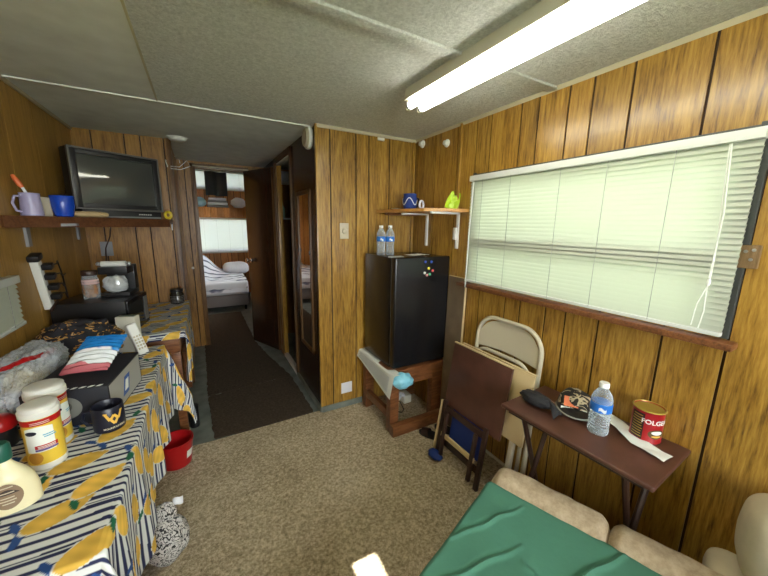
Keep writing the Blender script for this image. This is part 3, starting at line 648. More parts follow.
# ------------------------------------------------------------------ standing tray table with its items
tt = thing('tray_table', 'brown tray table standing open against the window wall', 'tray table', (1.333, .637, 0), R(3))
TX, TY = .172, .288
MB().m(M_TRAYTOP).box((-TX, -TY, .632), (TX, TY, .650), .006, seg=3).build('tray_top', tt)
MB().m(M_TRAYLEG).box((-TX+.02, -TY+.03, .612), (TX-.02, TY-.03, .6315), .003).build('apron', tt)
for y in (.20, -.20):
    for s_ in (-1, 1): MB().m(M_TRAYLEG).tube([(s_*.13, y+.01*s_, .007), (-s_*.11, y+.01*s_, .613)], .012, 8).build('leg', tt)
for s_ in (-1, 1): MB().m(M_TRAYLEG).tube([(s_*.105, -.205, .09), (s_*.105, .205, .09)], .009, 8).build('stretcher', tt)
ZT = .6505
wb = bottle('water_bottle', 'water bottle with blue label standing on the brown tray table', (1.325, .588, ZT), rz=R(200)); wb.scale = (1.18, 1.18, 1.03)
can = thing('coffee_can', 'open red coffee can on the brown tray table', 'can', (1.458, .482, ZT))
rc, hc = .0495, .128
MB().m(M_CANRED).lathe([(rc-.002, 0), (rc+.0012, .001), (rc+.0012, .004), (rc, .006), (rc, hc-.007), (rc+.0014, hc-.004), (rc+.0014, hc-.001), (rc-.001, hc), (rc-.002, hc-.002), (rc-.002, .004), (0, .004)], n=40).build('tin', can)
mb = MB().m(M_CANGOLD).tube([((rc+.001)*cos(t), (rc+.001)*sin(t), hc-.002) for t in np.linspace(0, 2*pi, 40, False)], .003, 8, closed=True)
mb.build('rim', can)
MB().m(M_CANGOLD).lathe([(0, .09), (rc-.003, .09), (rc-.003, hc-.004)], n=36).build('gold_lining', can)
fa = math.atan2(-.482, -1.458)                      # facing the camera
def wrap(r, a, zc): return lambda x, y: (r*cos(a+x/r), r*sin(a+x/r), zc+y)
MB().m(M_PAPER).text('FOLGERS', .025, wrap(rc+.0008, fa+.66, .086), .0006).build('lettering', can)
mb = MB().m(plain('label_black', (.03, .012, .01), .4)).grid(lambda u, v: wrap(rc+.0005, fa-.62, .062)((u-.5)*.046, (v-.5)*.104), 12, 4); mb.build('side_label', can)
mb = MB().m(M_CANGOLD)
for k in range(9): mb.grid(lambda u, v, k=k: wrap(rc+.0008, fa-.62,   .018+k*.0105)((u-.5)*(.034 if k % 3 else .04), v*.004), 8, 1)
mb.build('side_print', can)
mb = MB().m(M_COFFEE).grid(lambda u, v: wrap(rc+.0006, fa+.75, .04)(.030*(v)*cos(2*pi*u), .019*v*sin(2*pi*u)), 24, 5); mb.m(M_PAPER)
mb.grid(lambda u, v: wrap(rc+.0010, fa+.75, .046)(.02*(v)*cos(2*pi*u), .008*v*sin(2*pi*u)), 20, 4); mb.m(M_GOLD).grid(lambda u, v: wrap(rc+.0010, fa+.75, .031)(.018*(v)*cos(2*pi*u), .004*v*sin(2*pi*u)), 20, 4)
mb.build('emblem', can)
# paper towel strip
cl = [(1.475, .655), (1.462, .60), (1.432, .545), (1.40, .50), (1.385, .46), (1.375, .42), (1.372, .375)]
def strip(u, v):
    t = u*(len(cl)-1); i = min(int(t), len(cl)-2); f = t-i
    p = Vector(cl[i]).lerp(Vector(cl[i+1]), f); d = (Vector(cl[i+1])-Vector(cl[i])).normalized(); n = Vector((-d.y, d.x))
    p = p-n*(v-.5)*.066
    return (p.x, p.y, ZT+.003+.008*abs(sin(u*7+v*2))*(.4+.6*v)+.002*noise3((u*9, v*5, 0)))
o = MB().m(M_PAPER).grid(strip, 40, 8).build('paper_towel', origin=(1.41, .5, ZT)); tag(o, 'white paper towel strip lying in front of the coffee can', 'paper towel')
# black glove / beanie
g = thing('black_glove', 'crumpled black knit glove at the far end of the brown tray table', 'glove', (1.285, .835, ZT))
M_KNIT = plain('black_knit', (.012, .012, .015), .8, bump=.4, bscale=120)
MB().m(M_KNIT).blob((0, .0, .026), (.042, .078, .026), (30, 18), fn=lambda q: .22*noise3(q, 2.0)).build('palm', g)
MB().m(M_KNIT).grid(lambda u, v: (-.005+.02*u-.03*v*(1-u*.4)+.035*(u-.5)*v, -.06-.06*v, .034-.030*v*v+.012*sin(pi*u)), 12, 12).build('cuff', g)
# cap
cp = thing('ball_cap', 'black and tan camouflage cap with orange patch on the brown tray table', 'cap', (1.425, .735, ZT), R(122))
mcam, nt, b = newmat('cap_camouflage'); tc = N(nt, 'ShaderNodeTexCoord'); vo = N(nt, 'ShaderNodeTexNoise', Scale=22.0, Detail=1.0, Distortion=1.2); nt.links.new(tc.outputs['Object'], vo.inputs[0])
r_ = ramp(nt, [(.46, (.02, .018, .015)), (.49, (.14, .10, .06)), (.51, (.50, .42, .27)), (.62, (.03, .025, .02))]); r_.color_ramp.interpolation = 'CONSTANT'; nt.links.new(vo.outputs['Fac'], r_.inputs[0]); nt.links.new(r_.outputs[0], b.inputs['Base Color']); b.inputs['Roughness'].default_value = .85
MB().m(mcam).grid(lambda u, v: (.072*cos(2*pi*u)*cos(v*pi/2)**.6, .082*sin(2*pi*u)*cos(v*pi/2)**.6-.012, .006+.062*sin(v*pi/2)*(1+.12*noise3((cos(2*pi*u)*1.5, sin(2*pi*u)*1.5, v*2)))), 40, 14, True).build('crown', cp)
MB().m(M_BLACK).grid(lambda u, v: ((.074+.002)*cos(pi*(1-u))*(1+.06*v), .055*sin(pi*u)+.075*v*sin(pi*u)**.7-.0, .010+.012*sin(pi*u)-.010*v*v), 28, 10).build('visor', cp)
MB().m(plain('visor_grey', (.28, .27, .23), .8)).tube([((.077)*cos(pi*(1-u)), .055*sin(pi*u)+.078*sin(pi*u)**.7, .004+.010*sin(pi*u)) for u in np.linspace(0.02, .98, 30)], .0035, 6).build('visor_trim', cp)
MB().m(M_ORANGE).grid(lambda u, v: ((u-.5)*.055+.022, .070-.036*v, .030+.030*v), 8, 4).build('front_patch', cp)
MB().m(M_PAPER).grid(lambda u, v: ((u-.5)*.10+.01, .070-.006*v, .014+.009*v), 10, 2).build('white_band', cp)

# ------------------------------------------------------------------ sofa bed
sf = thing('sofa', 'tan suede sofa with a pulled out seat', 'sofa', (.945, .80, 0), R(19.5))
MB().m(M_TAN).box((-1.05, -.80, .10), (-.01, -.035, .28), .03).build('base', sf)
MB().m(M_TAN).box((-1.06, -.82, .285), (0.0, -.012, .392), .035, seg=4).build('seat_cushion', sf)
for sx in (-1.0, -.08):
    for sy in (-.1, -.75): MB().m(M_TRAYLEG).lathe([(.018, .007), (.024, .105)], (sx, sy, 0), n=14).build('foot', sf)
def roll(y0, y1, x0, x1, z0, z1, seam):
    def f(u, v):
        k = 1-abs(2*v-1); e = min(1, (k/.16))**.5 if k < .16 else 1
        a = 2*pi*u; g = lambda t: math.copysign(abs(t)**.55, t)
        hx, hz = (x1-x0)/2*(.55+.45*e), (z1-z0)/2*(.7+.3*e)
        p = .004*noise3((cos(a)*2, v*5+y0*7, sin(a)*2))
        return ((x0+x1)/2+hx*g(cos(a))+p, y0+(y1-y0)*v, (z0+z1)/2+hz*g(sin(a))+p*1.5)
    return MB().m(M_TAN).grid(f, 36, 40, True)
roll(-.425, -.005, .02, .168, .12, .425, 1).build('arm_cushion', sf); roll(-.84, -.42, .02, .165, .12, .425, 1).build('arm_cushion', sf)
MB().m(M_TAN).box((-1.06, -1.06, .10), (.06, -.93, .62), .05, seg=4).build('back', sf)
def cushion(c, r, name, mat, rot=0, parent=sf, p=.62):
    return MB().m(mat).blob(c, r, (36, 24), p, fn=lambda q: .02*noise3(q, 2.5)).build(name, parent)
cushion((.195, -.812, .545), (.105, .09, .13), 'back_cushion', M_CUSH)
cushion((.195, -.745, .36), (.09, .075, .06), 'end_cushion', M_CUSH)
# green sheet over the seat
CREASES = [((.28, .0), (.62, .34), .006), ((.45, .02), (.80, .30), .004), ((.62, .34), (.98, .62), .008), ((.30, .22), (.62, .40), .004), ((.66, .02), (.95, .24), .004), ((.62, .40), (.86, .72), .006), ((.5, .5), (.62, .38), .005), ((.76, .30), (.70, .5), .004), ((.1, .1), (.5, .6), .006)]
def sheet(u, v):
    x = -1.04+u*1.088; y = .024-v*.82; z = .400
    z -= .05*(max(0, .04-v*.82)/.04)**2*2.0
    z += .007*sin(u*46+5*sin(u*5)+2.5*noise3((u*3, v*3, 1)))*max(0, 1-v*3.2)*(.55+.6*noise3((u*5, v, 8)))
    z += .005*max(0, noise3((u*4+v*3, v*3-u*2, 2)))+.003*noise3((u*11, v*11, 5))
    for (p, q, h_) in CREASES:
        dx, dy = q[0]-p[0], q[1]-p[1]; l2 = dx*dx+dy*dy; t = ((u-p[0])*dx+(v-p[1])*dy)/l2
        if -.05 < t < 1.05:
            dd = ((u-p[0])*dy-(v-p[1])*dx)/l2**.5+.010*sin(t*5)+.004*sin(t*17)
            h2 = 1.9*h_; z += h2*math.exp(-(dd/.008)**2)*max(0, sin(pi*min(1, max(0, t))))**.5-.4*h2*math.exp(-((dd-.014)/.009)**2)*max(0, sin(pi*min(1, max(0, t))))
    if u > .97: z -= .012*((u-.97)/.03)**2
    cr = math.hypot(max(0, u-.93)/.07, max(0, .06-v)/.06)
    if u > .93 and v < .06: x -= .035*max(0, cr-.8); y -= .02*max(0, cr-.8)
    return (x, y, max(z, .32))
gs = MB().m(M_GREEN).grid(sheet, 260, 190).build('green_sheet'); gs.location = (.945, .80, 0); gs.rotation_euler = (0, 0, R(19.5)); tag(gs, 'wrinkled green sheet spread over the sofa seat', 'sheet')
# ------------------------------------------------------------------ left tables and their printed cloths
NAVYC = np.array((.016, .022, .07)); CLW = np.array((.66, .68, .66)); LEM = np.array((.74, .46, .075)); LEAF = np.array((.012, .12, .06)); BLEAF = np.array((.02, .07, .24))
def printed_cloth(name, label, xL, xE, yN, yF, z, ox, oN, oF, seed, step=.0036):
    rng = random.Random(seed)
    xs = np.arange(xL, xE+ox+step, step); ys = np.arange(yN-oN, yF+oF+step, step)
    X, Y = np.meshgrid(xs, ys)
    ex = np.maximum(0, X-xE); ey = np.where(Y < yN, Y-yN, np.where(Y > yF, Y-yF, 0)); d = np.hypot(ex, ey)
    dd = np.where(d > 0, d, 1); nx, ny = ex/dd, ey/dd
    bend = np.minimum(d, .012); k = np.clip((d-.02)/.35, 0, 1)
    rip = k*(.014*np.sin(Y*21+1.2*np.sin(Y*7))+.007*np.sin(Y*47+2))
    corner = (np.minimum(ex, np.abs(ey)) > 0)
    a = np.arctan2(np.abs(ey), np.maximum(ex, 1e-9)); rip = rip*np.where(corner, np.cos(a)**2, 1)+np.where(corner, .16*k*np.sin(2*a)**2, 0)
    out = bend+rip-.006*k
    PXx = np.minimum(X, xE)+nx*out; PY = np.clip(Y, yN, yF)+ny*np.minimum(out, .035)
    PZ = z-np.maximum(0, d-.008)+.0012*np.sin(X*30+Y*17)*(d == 0)+.0022*(d == 0)*np.maximum(0, np.sin(X*9-Y*4))
    ph = (Y/.029) % 1; wig = .03*np.sin(X*11)
    col = np.where((((ph+wig) % 1) < .40)[..., None], NAVYC, CLW)
    two = (np.floor(Y/.029) % 4 == 1) & (np.abs(((ph+wig) % 1)-.62) < .07); col = np.where(two[..., None], NAVYC, col)
    cells = []
    yy = yN-oN
    row = 0
    while yy < yF+oF+.1:
        xx = xL+(.09 if row % 2 else 0)
        while xx < xE+ox+.1:
            cells.append((xx+rng.uniform(-.025, .025), yy+rng.uniform(-.02, .02))); xx += .185
        yy += .122; row += 1
    for cx, cy in cells:
        th = rng.uniform(.1, 1.0); c, s_ = np.cos(th), np.sin(th)
        def ell(px, py, ra, rb, t):
            u = (X-px)*np.cos(t)+(Y-py)*np.sin(t); v = -(X-px)*np.sin(t)+(Y-py)*np.cos(t); return (u/ra)**2+(v/rb)**2
        lx, ly = cx-.062*c, cy-.062*s_
        for t2, cc in ((th+1.1, LEAF if rng.random() < .65 else BLEAF), (th-1.5, BLEAF)):
            if rng.random() < .6:
                e = ell(lx+.022*np.cos(t2+pi), ly+.022*np.sin(t2+pi), .026, .009, t2); col = np.where((e < 1)[..., None], cc, col)
        e = ell(cx, cy, .062, .034, th); tip = ell(cx+.060*c, cy+.060*s_, .014, .010, th)
        col = np.where(((e < 1.12) | (tip < 1.2))[..., None], CLW, col)
        tone = LEM*(1+.16*np.sin(X*90+Y*60)*np.sin(Y*110))[..., None]*rng.uniform(.85, 1.15)
        col = np.where(((e < 1) | (tip < 1))[..., None], tone, col)
    n, m_ = X.shape
    V = np.stack([PXx, PY, PZ], -1).reshape(-1, 3); idx = np.arange(n*m_).reshape(n, m_)
    F = np.stack([idx[:-1, :-1], idx[:-1, 1:], idx[1:, 1:], idx[1:, :-1]], -1).reshape(-1, 4)
    me = bpy.data.meshes.new(name); me.vertices.add(len(V)); me.vertices.foreach_set('co', V.astype(np.float32).ravel())
    me.loops.add(F.size); me.loops.foreach_set('vertex_index', F.astype(np.int32).ravel()); me.polygons.add(len(F))
    me.polygons.foreach_set('loop_start', np.arange(0, F.size, 4, dtype=np.int32)); me.update(calc_edges=True)
    me.polygons.foreach_set('use_smooth', np.ones(len(F), bool))
    at_ = me.color_attributes.new('pattern', 'FLOAT_COLOR', 'POINT')
    at_.data.foreach_set('color', np.concatenate([col.reshape(-1, 3), np.ones((n*m_, 1))], 1).astype(np.float32).ravel())
    me.materials.append(M_CLOTH); o = bpy.data.objects.new(name, me); COL.objects.link(o)
    return tag(o, label, 'tablecloth')
t1 = thing('folding_table', 'long table hidden under the nearer lemon print cloth', 'table', (-.50, 1.5, 0))
MB().m(M_TRAYTOP).box((-.253, -.69, .705), (.248, .69, .735), .004).build('table_top', t1)
for x in (-.20, .10):
    for y in (-.6, .6): MB().m(M_BLACK).tube([(x, y, .007), (x, y, .704)], .014, 10).build('leg', t1)
printed_cloth('tablecloth', 'striped tablecloth with big lemons on the nearer left table', L+.002, -.248, .808, 2.192, .7375, .42, .34, .38, 3)
t2 = thing('side_table', 'wooden table in the back corner under the second lemon print cloth', 'table', (-.45, 2.75, 0))
MB().m(M_STAND).box((-.302, -.46, .752), (.305, .45, .780), .004).build('table_top', t2)
MB().m(M_STAND).box((-.28, -.435, .64), (.28, -.41, .7515), .003).box((.262, -.41, .64), (.285, .42, .7515), .003).build('apron', t2)
for x, y in ((-.27, -.42), (.255, -.42), (-.27, .42), (.255, .42)): MB().m(M_STAND).box((x-.025, y-.02, .0), (x+.025, y+.02, .64), .004).build('leg', t2)
printed_cloth('tablecloth', 'striped lemon tablecloth on the far corner table by the hall', L+.002, -.143, 2.285, 3.205, .7825, .35, .05, 0, 11)
o = MB().m(M_BLACK).lathe([(.03, 0), (.033, .01), (.031, .13), (.033, .16), (0, .16)], n=20).build('black_canister'); o.location = (-.145, 2.50, -.003); tag(o, 'small black canister on the grey floor under the corner table', 'canister')
bk = thing('red_bucket', 'small red plastic bucket on the floor under the tablecloth', 'bucket', (-.232, 2.11, .0065))
MB().m(M_RED).lathe([(.068, 0), (.075, .006), (.092, .15), (.096, .152), (.096, .162), (.088, .162), (.072, .01), (0, .008)], n=32).build('pail', bk)
MB().m(M_PAPER).grid(lambda u, v: ((.0855)*cos(-.85+.55*u)*(1+.1*(v-.5)), .0855*sin(-.85+.55*u)*(1+.1*(v-.5)), .055+.05*v), 8, 4).build('label_sticker', bk)
mpat, nt, b = newmat('squiggle_fabric'); tc = N(nt, 'ShaderNodeTexCoord'); no = N(nt, 'ShaderNodeTexNoise', Scale=38.0, Detail=.5, Distortion=2.2); nt.links.new(tc.outputs['Object'], no.inputs[0])
r_ = ramp(nt, [(.0, (.62, .6, .57)), (.44, (.62, .6, .57)), (.465, (.03, .03, .03)), (.545, (.03, .03, .03)), (.57, (.62, .6, .57))]); nt.links.new(no.outputs['Fac'], r_.inputs[0]); nt.links.new(r_.outputs[0], b.inputs['Base Color']); b.inputs['Roughness'].default_value = .85
bg = thing('fabric_bag', 'white cloth bag with black squiggles slumped on the carpet', 'bag', (-.232, 1.46, .0065))
MB().m(mpat).blob((0, 0, .095), (.082, .088, .095), (48, 30), fn=lambda q: .10*noise3(q, 2.4)+.04*noise3(q, 6), zmin=.0).blob((.0, .03, .20), (.045, .04, .045), (28, 18), fn=lambda q: .16*noise3(q, 3)).build('sack', bg)
MB().m(M_WHITEC).grid(lambda u, v: (.03+.04*u, .035+.02*v, .215+.005*u+.022*v+.004*sin(u*6)), 8, 6).build('tag', bg)
o = MB().m(M_RED).lathe([(.09, 0), (.12, .07), (.125, .075), (.115, .075), (.085, .006), (0, .006)], n=32).build('red_basin'); o.location = (-.40, 1.25, .0065); tag(o, 'red plastic basin on the carpet under the nearer table', 'basin')

ZN = .7405
# wipes canisters
def canister(loc, label, rz, h=.195, r=.041):
    c = thing('wipes_canister', label, 'canister', loc, rz, 'cleaning wipes canisters')
    MB().m(plain('canister_yellow', (.72, .50, .05), .35)).lathe([(r-.004, 0), (r, .003), (r, h*.80), (r-.002, h*.81), (0, h*.81)], n=36).build('body', c)
    MB().m(M_LIDW).lathe([(r+.001, h*.81), (r+.003, h*.82), (r+.003, h*.90), (r, h*.915), (r, h*.965), (r-.004, h*.98), (r-.012, h*.985), (0, h*.98)], n=36).build('lid', c)
    P = lambda x, y: ((r+.0006)*cos(x/r), (r+.0006)*sin(x/r), y)
    MB().m(M_LIDW).lathe([(r-.001, .0), (r+.0006, .002), (r+.0006, .018), (r-.001, .019)], n=36).build('base_band', c)
    MB().m(M_RED).lathe([(r-.001, h*.715), (r+.0006, h*.716), (r+.0006, h*.80), (r-.001, h*.801)], n=36).build('red_band', c)
    mb = MB().m(M_PAPER)
    mb.grid(lambda u, v: P(-.006+(u-.5)*.062, .058+.072*v+(0 if v < .9 else .006*sin(pi*u))), 16, 6); mb.build('front_label', c)
    Q2 = lambda x, y: ((r+.0011)*cos(x/r), (r+.0011)*sin(x/r), y)
    mb = MB().m(M_NAVY).grid(lambda u, v: Q2(-.022+.013*v*cos(2*pi*u), .118+.0065*v*sin(2*pi*u)), 22, 3); mb.build('oval_mark', c)
    mb = MB().m(plain('aqua_print', (.08, .38, .52), .5)).grid(lambda u, v: Q2(.002+.024*u, .107+.003*v), 8, 1).grid(lambda u, v: Q2(.004+.026*u, .101+.003*v), 8, 1); mb.build('blue_print', c)
    mb = MB().m(M_RED).grid(lambda u, v: Q2(-.018+.048*u, .068+.011*v), 10, 1); mb.m(M_PAPER)
    for k in range(2): mb.grid(lambda u, v, k=k: ((r+.0014)*cos((-.012+.036*u)/r), (r+.0014)*sin((-.012+.036*u)/r), .070+.004*k+.0018*v), 10, 1)
    mb.m(plain('violet_print', (.12, .08, .25), .5)).grid(lambda u, v: Q2(-.018+.048*u, .061+.006*v), 10, 1); mb.build('banner', c)
    mb = MB().m(plain('amber_print', (.50, .24, .03), .5)).blob((0, 0, 0), (.001, .001, .001), (6, 4))
    mb.grid(lambda u, v: ((r+.0009)*cos((-.022+.017*v*cos(2*pi*u))/r), (r+.0009)*sin((-.022+.017*v*cos(2*pi*u))/r), .04+.018*v*sin(2*pi*u)), 22, 4); mb.build('lemon_print', c)
    mb = MB().m(M_PAPER)
    for k in range(4): mb.grid(lambda u, v, k=k: ((r+.0012)*cos((-.02+.04*u)/r), (r+.0012)*sin((-.02+.04*u)/r), h*.735+.0045*(k % 2)+.002*v), 10, 1)
    mb.build('band_print', c)
    return c
canister((-.448, 1.222, ZN), 'wipes canister with white label nearer the cream bottle', R(-76))
canister((-.468, 1.335, ZN), 'wipes canister standing behind the other, by the black box', R(-22), .205, .046)
# cream bottle with green cap
lo = thing('cream_bottle', 'cream plastic bottle with green cap at the table left edge', 'bottle', (-.460, 1.052, ZN), R(12)); lo.scale = (.8, .8, .94)
def cream(u, v):
    prof = [(.0, .88), (.03, 1.0), (.30, .98), (.52, .88), (.68, .66), (.80, .40), (.88, .28), (1, .27)]
    for (a0, b0), (a1, b1) in zip(prof, prof[1:]):
        if v <= a1: f = (v-a0)/(a1-a0); k = b0+(b1-b0)*f; break
    t = 2*pi*u; return (.062*k*cos(t)-.012*max(0, v-.4), .036*min(1, k*1.25)*sin(t), .155*v)
MB().m(plain('cream_plastic', (.70, .64, .40), .35)).grid(cream, 40, 36, True).build('bottle_body', lo)
MB().m(plain('green_cap', (.008, .085, .055), .4)).lathe([(.023, .143), (.024, .146), (.023, .182), (.019, .188), (0, .189)], (-.007, 0, 0), 28).build('cap', lo)
def clab(px, pz, off):
    v = pz/.155; best = None
    x = max(-.058, min(.058, px)); t = -math.acos(max(-1, min(1, x/.062))); p = Vector(cream((t/(2*pi)) % 1, v)); return (p.x, p.y-off, p.z)
mb = MB().m(plain('label_brown', (.22, .15, .09), .5)).grid(lambda u, v: clab(-.005+.034*v*cos(2*pi*u), .052+.036*v*sin(2*pi*u), .0012), 30, 5); mb.build('oval_label', lo)
mb = MB().m(plain('label_dark', (.04, .025, .02), .5)).grid(lambda u, v: clab(-.005+(u-.5)*.056, .058+.014*v*sin(pi*u), .0022), 14, 2); mb.m(M_TRIM)
for k, (w_, z_) in enumerate([(.036, .077), (.03, .048), (.036, .040), (.026, .032), (.034, .062)]): mb.grid(lambda u, v, w_=w_, z_=z_: clab(-.005+(u-.5)*w_, z_+.003*v, .003), 10, 1)
mb.build('label_print', lo)
# navy mug with gold flying letters
mg = thing('navy_mug', 'navy mug with gold interlocked letters by the black box', 'mug', (-.328, 1.345, ZN))
rm = .044
MB().m(M_NAVY).lathe([(.036, 0), (rm-.001, .004), (rm, .012), (rm, .086), (rm-.002, .089), (rm-.004, .086), (rm-.004, .01), (0, .008)], n=40).build('cup', mg)
a0 = math.atan2(-1.352, .323)+.30
def mw(x, y): return ((rm+.0006)*cos(a0+x/rm), (rm+.0006)*sin(a0+x/rm), .052+y)
def stroke(mb, p, q, t):
    (x0, y0), (x1, y1) = p, q; d = math.hypot(x1-x0, y1-y0); nx, ny = -(y1-y0)/d*t/2, (x1-x0)/d*t/2
    mb.grid(lambda u, v: mw(x0+(x1-x0)*u+nx*(2*v-1), y0+(y1-y0)*u+ny*(2*v-1)), 6, 1)
mb = MB().m(M_GOLD)
for p, q in [((-.023, .020), (-.012, -.006)), ((-.012, -.006), (0, .012)), ((0, .012), (.012, -.006)), ((.012, -.006), (.023, .020)), ((-.013, .003), (0, -.020)), ((.013, .003), (0, -.020))]: stroke(mb, p, q, .0075)
for sx in (-1, 1): stroke(mb, (sx*.028, .020), (sx*.018, .020), .005)
mb.build('letter_emblem', mg)
MB().m(M_TRIM).text('MOUNTAINEERS', .0085, lambda x, y: mw(x, y-.034), .0003).build('lettering', mg)
MB().m(M_NAVY).tube([((rm-.002)*cos(a0-2.2), (rm-.002)*sin(a0-2.2), .072), ((rm+.02)*cos(a0-2.2), (rm+.02)*sin(a0-2.2), .07), ((rm+.027)*cos(a0-2.2), (rm+.027)*sin(a0-2.2), .045), ((rm+.016)*cos(a0-2.2), (rm+.016)*sin(a0-2.2), .024), ((rm-.002)*cos(a0-2.2), (rm-.002)*sin(a0-2.2), .02)], .005, 8).build('handle', mg)
# black box with prints
bx = thing('black_box', 'black cardboard box with pale side panel on the lemon cloth', 'box', (-.425, 1.575, ZN), R(-8))
MB().m(plain('black_card', (.010, .011, .017), .6)).box((-.118, -.165, 0), (.118, .165, .135), .003).build('carton', bx)
mb = MB().m(plain('pale_card', (.36, .36, .32), .5)).box((.1178, -.155, .006), (.1186, .155, .128)); mb.build('side_panel', bx)
mb = MB().m(plain('blue_print', (.03, .10, .35), .5)).prism([(-.05, .03), (.01, .03), (.035, .10), (-.02, .10)], .1187, .1192, Matrix(((0,0,1,0),(1,0,0,0),(0,1,0,0),(0,0,0,1))))
mb.m(M_PAPER).prism([(-.03, .045), (.005, .045), (.018, .085), (-.012, .085)], .1192, .1196, Matrix(((0,0,1,0),(1,0,0,0),(0,1,0,0),(0,0,0,1)))); mb.build('side_emblem', bx)
mb = MB().m(M_PAPER)
for k in range(8): x = -.085+k*.024; mb.prism([(x, -.158), (x+.012, -.158), (x+.018, -.146), (x+.006, -.146)], .1351, .1356)
mb.build('edge_print', bx)
mb = MB().m(plain('grey_print', (.20, .20, .18), .5)).lathe([(0, .0006), (.045, .0006), (.045, 0)], n=36, mtx=Matrix.Translation((-.005, -.165, .07)) @ Matrix.Rotation(pi/2, 4, 'X'), sy=.9); mb.m(plain('grey_print_dark', (.09, .09, .08), .5)).lathe([(0, .0009), (.018, .0009), (.018, 0)], n=24, mtx=Matrix.Translation((-.005, -.165, .075)) @ Matrix.Rotation(pi/2, 4, 'X')); mb.build('round_print', bx)
# blue white pink packet on the box
mk, nt, b = newmat('packet_print'); a = N(nt, 'ShaderNodeTexCoord'); sp = N(nt, 'ShaderNodeSeparateXYZ'); nt.links.new(a.outputs['Object'], sp.inputs[0])
no = N(nt, 'ShaderNodeTexNoise', Scale=12.0); nt.links.new(a.outputs['Object'], no.inputs[0]); ma = N(nt, 'ShaderNodeMath', operation='MULTIPLY_ADD'); ma.inputs[1].default_value = .09; nt.links.new(no.outputs['Fac'], ma.inputs[0]); nt.links.new(sp.outputs[1], ma.inputs[2])
mr_ = N(nt, 'ShaderNodeMapRange'); mr_.inputs['From Min'].default_value = -.12; mr_.inputs['From Max'].default_value = .22; nt.links.new(ma.outputs[0], mr_.inputs[0])
r_ = ramp(nt, [(0, (.50, .12, .15)), (.21, (.55, .16, .18)), (.22, (.74, .78, .78)), (.47, (.74, .78, .80)), (.50, (.015, .21, .58)), (1, (.01, .16, .52))]); nt.links.new(mr_.outputs[0], r_.inputs[0]); nt.links.new(r_.outputs[0], b.inputs['Base Color']); b.inputs['Roughness'].default_value = .25
pk = MB().m(mk).grid(lambda u, v: ((2*abs(u*2-1)-1)*.082, (v-.5)*.27, (1 if u < .5 else -.5)*.026*max(0, sin(pi*v))**.5*max(0, 1-(2*abs(u*2-1)-1)**2)**.6+.004*noise3((u*9, v*9, 3))+.004*sin(v*60+u*9)*(u < .5)), 40, 36, True).build('snack_packet')
pk.location = (-.405, 1.635, .925); pk.rotation_euler = (R(18), 0, R(-10)); pk.scale = (.9, .85, .9); tag(pk, 'blue white and pink packet lying on the black box', 'packet')
# clear bag of contents
pb = thing('plastic_bag', 'crinkled clear plastic bag with red stripe beside the black box', 'bag', (-.632, 1.72, ZN))
def rid(p, f): return 1-2*abs(noise3(p, f))
bagf = lambda q: .13*noise3(q, 2.2)+.07*rid(q+Vector((3, 1, 2)), 3.5)+.05*rid(q, 7)+.025*rid(q, 14)-.06
BC, BR = Vector((0, -.03, .105)), (.085, .24, .105)
def bag_pt(a, b, k=1.0):
    g = lambda t: math.copysign(abs(t)**.8, t)
    q = Vector((g(cos(b))*g(cos(a)), g(cos(b))*g(sin(a)), g(sin(b)))); e = (1+bagf(q))*k
    p = BC+Vector((q.x*BR[0], q.y*BR[1], q.z*BR[2]))*e; p.z = max(p.z, .001); return p
MB().m(M_FILM).grid(lambda u, v: bag_pt(2*pi*u, -pi/2+pi*v), 130, 80, True).blob((.045, -.02, .165), (.05, .09, .045), (60, 36), fn=bagf).build('film', pb)
mb = MB().m(plain('bread_inside', (.62, .50, .24), .8)).blob((.015, -.06, .10), (.058, .13, .07), (30, 20), fn=lambda q: .2*noise3(q, 3)); mb.m(M_WHITEC).blob((-.01, .10, .09), (.055, .09, .075), (30, 20), fn=lambda q: .2*noise3(q, 3)).blob((.02, -.19, .07), (.045, .06, .05), (24, 16), fn=lambda q: .2*noise3(q, 3)); mb.m(M_BLUEPL).blob((.05, -.03, .10), (.02, .05, .03), (20, 12)); mb.build('contents', pb)
def stripe(u, v):
    a = R(-112)+R(128)*u; b = R(48)-R(6)*u+R(9)*(v-.5)
    return tuple(bag_pt(a, b, 1.05)+Vector((0, 0, .03*sin(pi*u))))
MB().m(M_RED).grid(stripe, 30, 4).build('red_stripe', pb)
rd = thing('red_lid_jar', 'round red lid peeking out behind the wipes canisters', 'jar', (-.60, 1.385, ZN))
MB().m(M_BLACK).lathe([(.032, 0), (.035, .004), (.035, .06), (.03, .062)], n=28).build('jar_body', rd)
MB().m(M_RED).lathe([(.037, .060), (.039, .064), (.036, .088), (.024, .10), (0, .104)], n=28).build('lid', rd)
# black and orange patterned cloth heap
mo, nt, b = newmat('black_orange_print'); tc = N(nt, 'ShaderNodeTexCoord'); mp = N(nt, 'ShaderNodeMapping'); mp.inputs['Scale'].default_value = (1, 1, 2.4); nt.links.new(tc.outputs['Object'], mp.inputs[0]); no = N(nt, 'ShaderNodeTexNoise', Scale=24.0, Detail=2.0, Distortion=1.0); nt.links.new(mp.outputs[0], no.inputs[0])
r_ = ramp(nt, [(0, (.010, .010, .016)), (.57, (.012, .012, .02)), (.585, (.50, .24, .04)), (.64, (.55, .40, .2)), (.67, (.05, .04, .04))]); r_.color_ramp.interpolation = 'CONSTANT'; nt.links.new(no.outputs['Fac'], r_.inputs[0]); nt.links.new(r_.outputs[0], b.inputs['Base Color']); b.inputs['Roughness'].default_value = .7
hp = MB().m(mo).blob((0, 0, 0), (.155, .10, .115), (80, 48), .85, fn=lambda q: .18*noise3(q, 2.3)+.12*noise3(q, 5), zmin=-.1035).build('patterned_cloth'); hp.location = (-.565, 2.075, .845); tag(hp, 'black and orange patterned cloth heaped in front of the microwave', 'cloth')
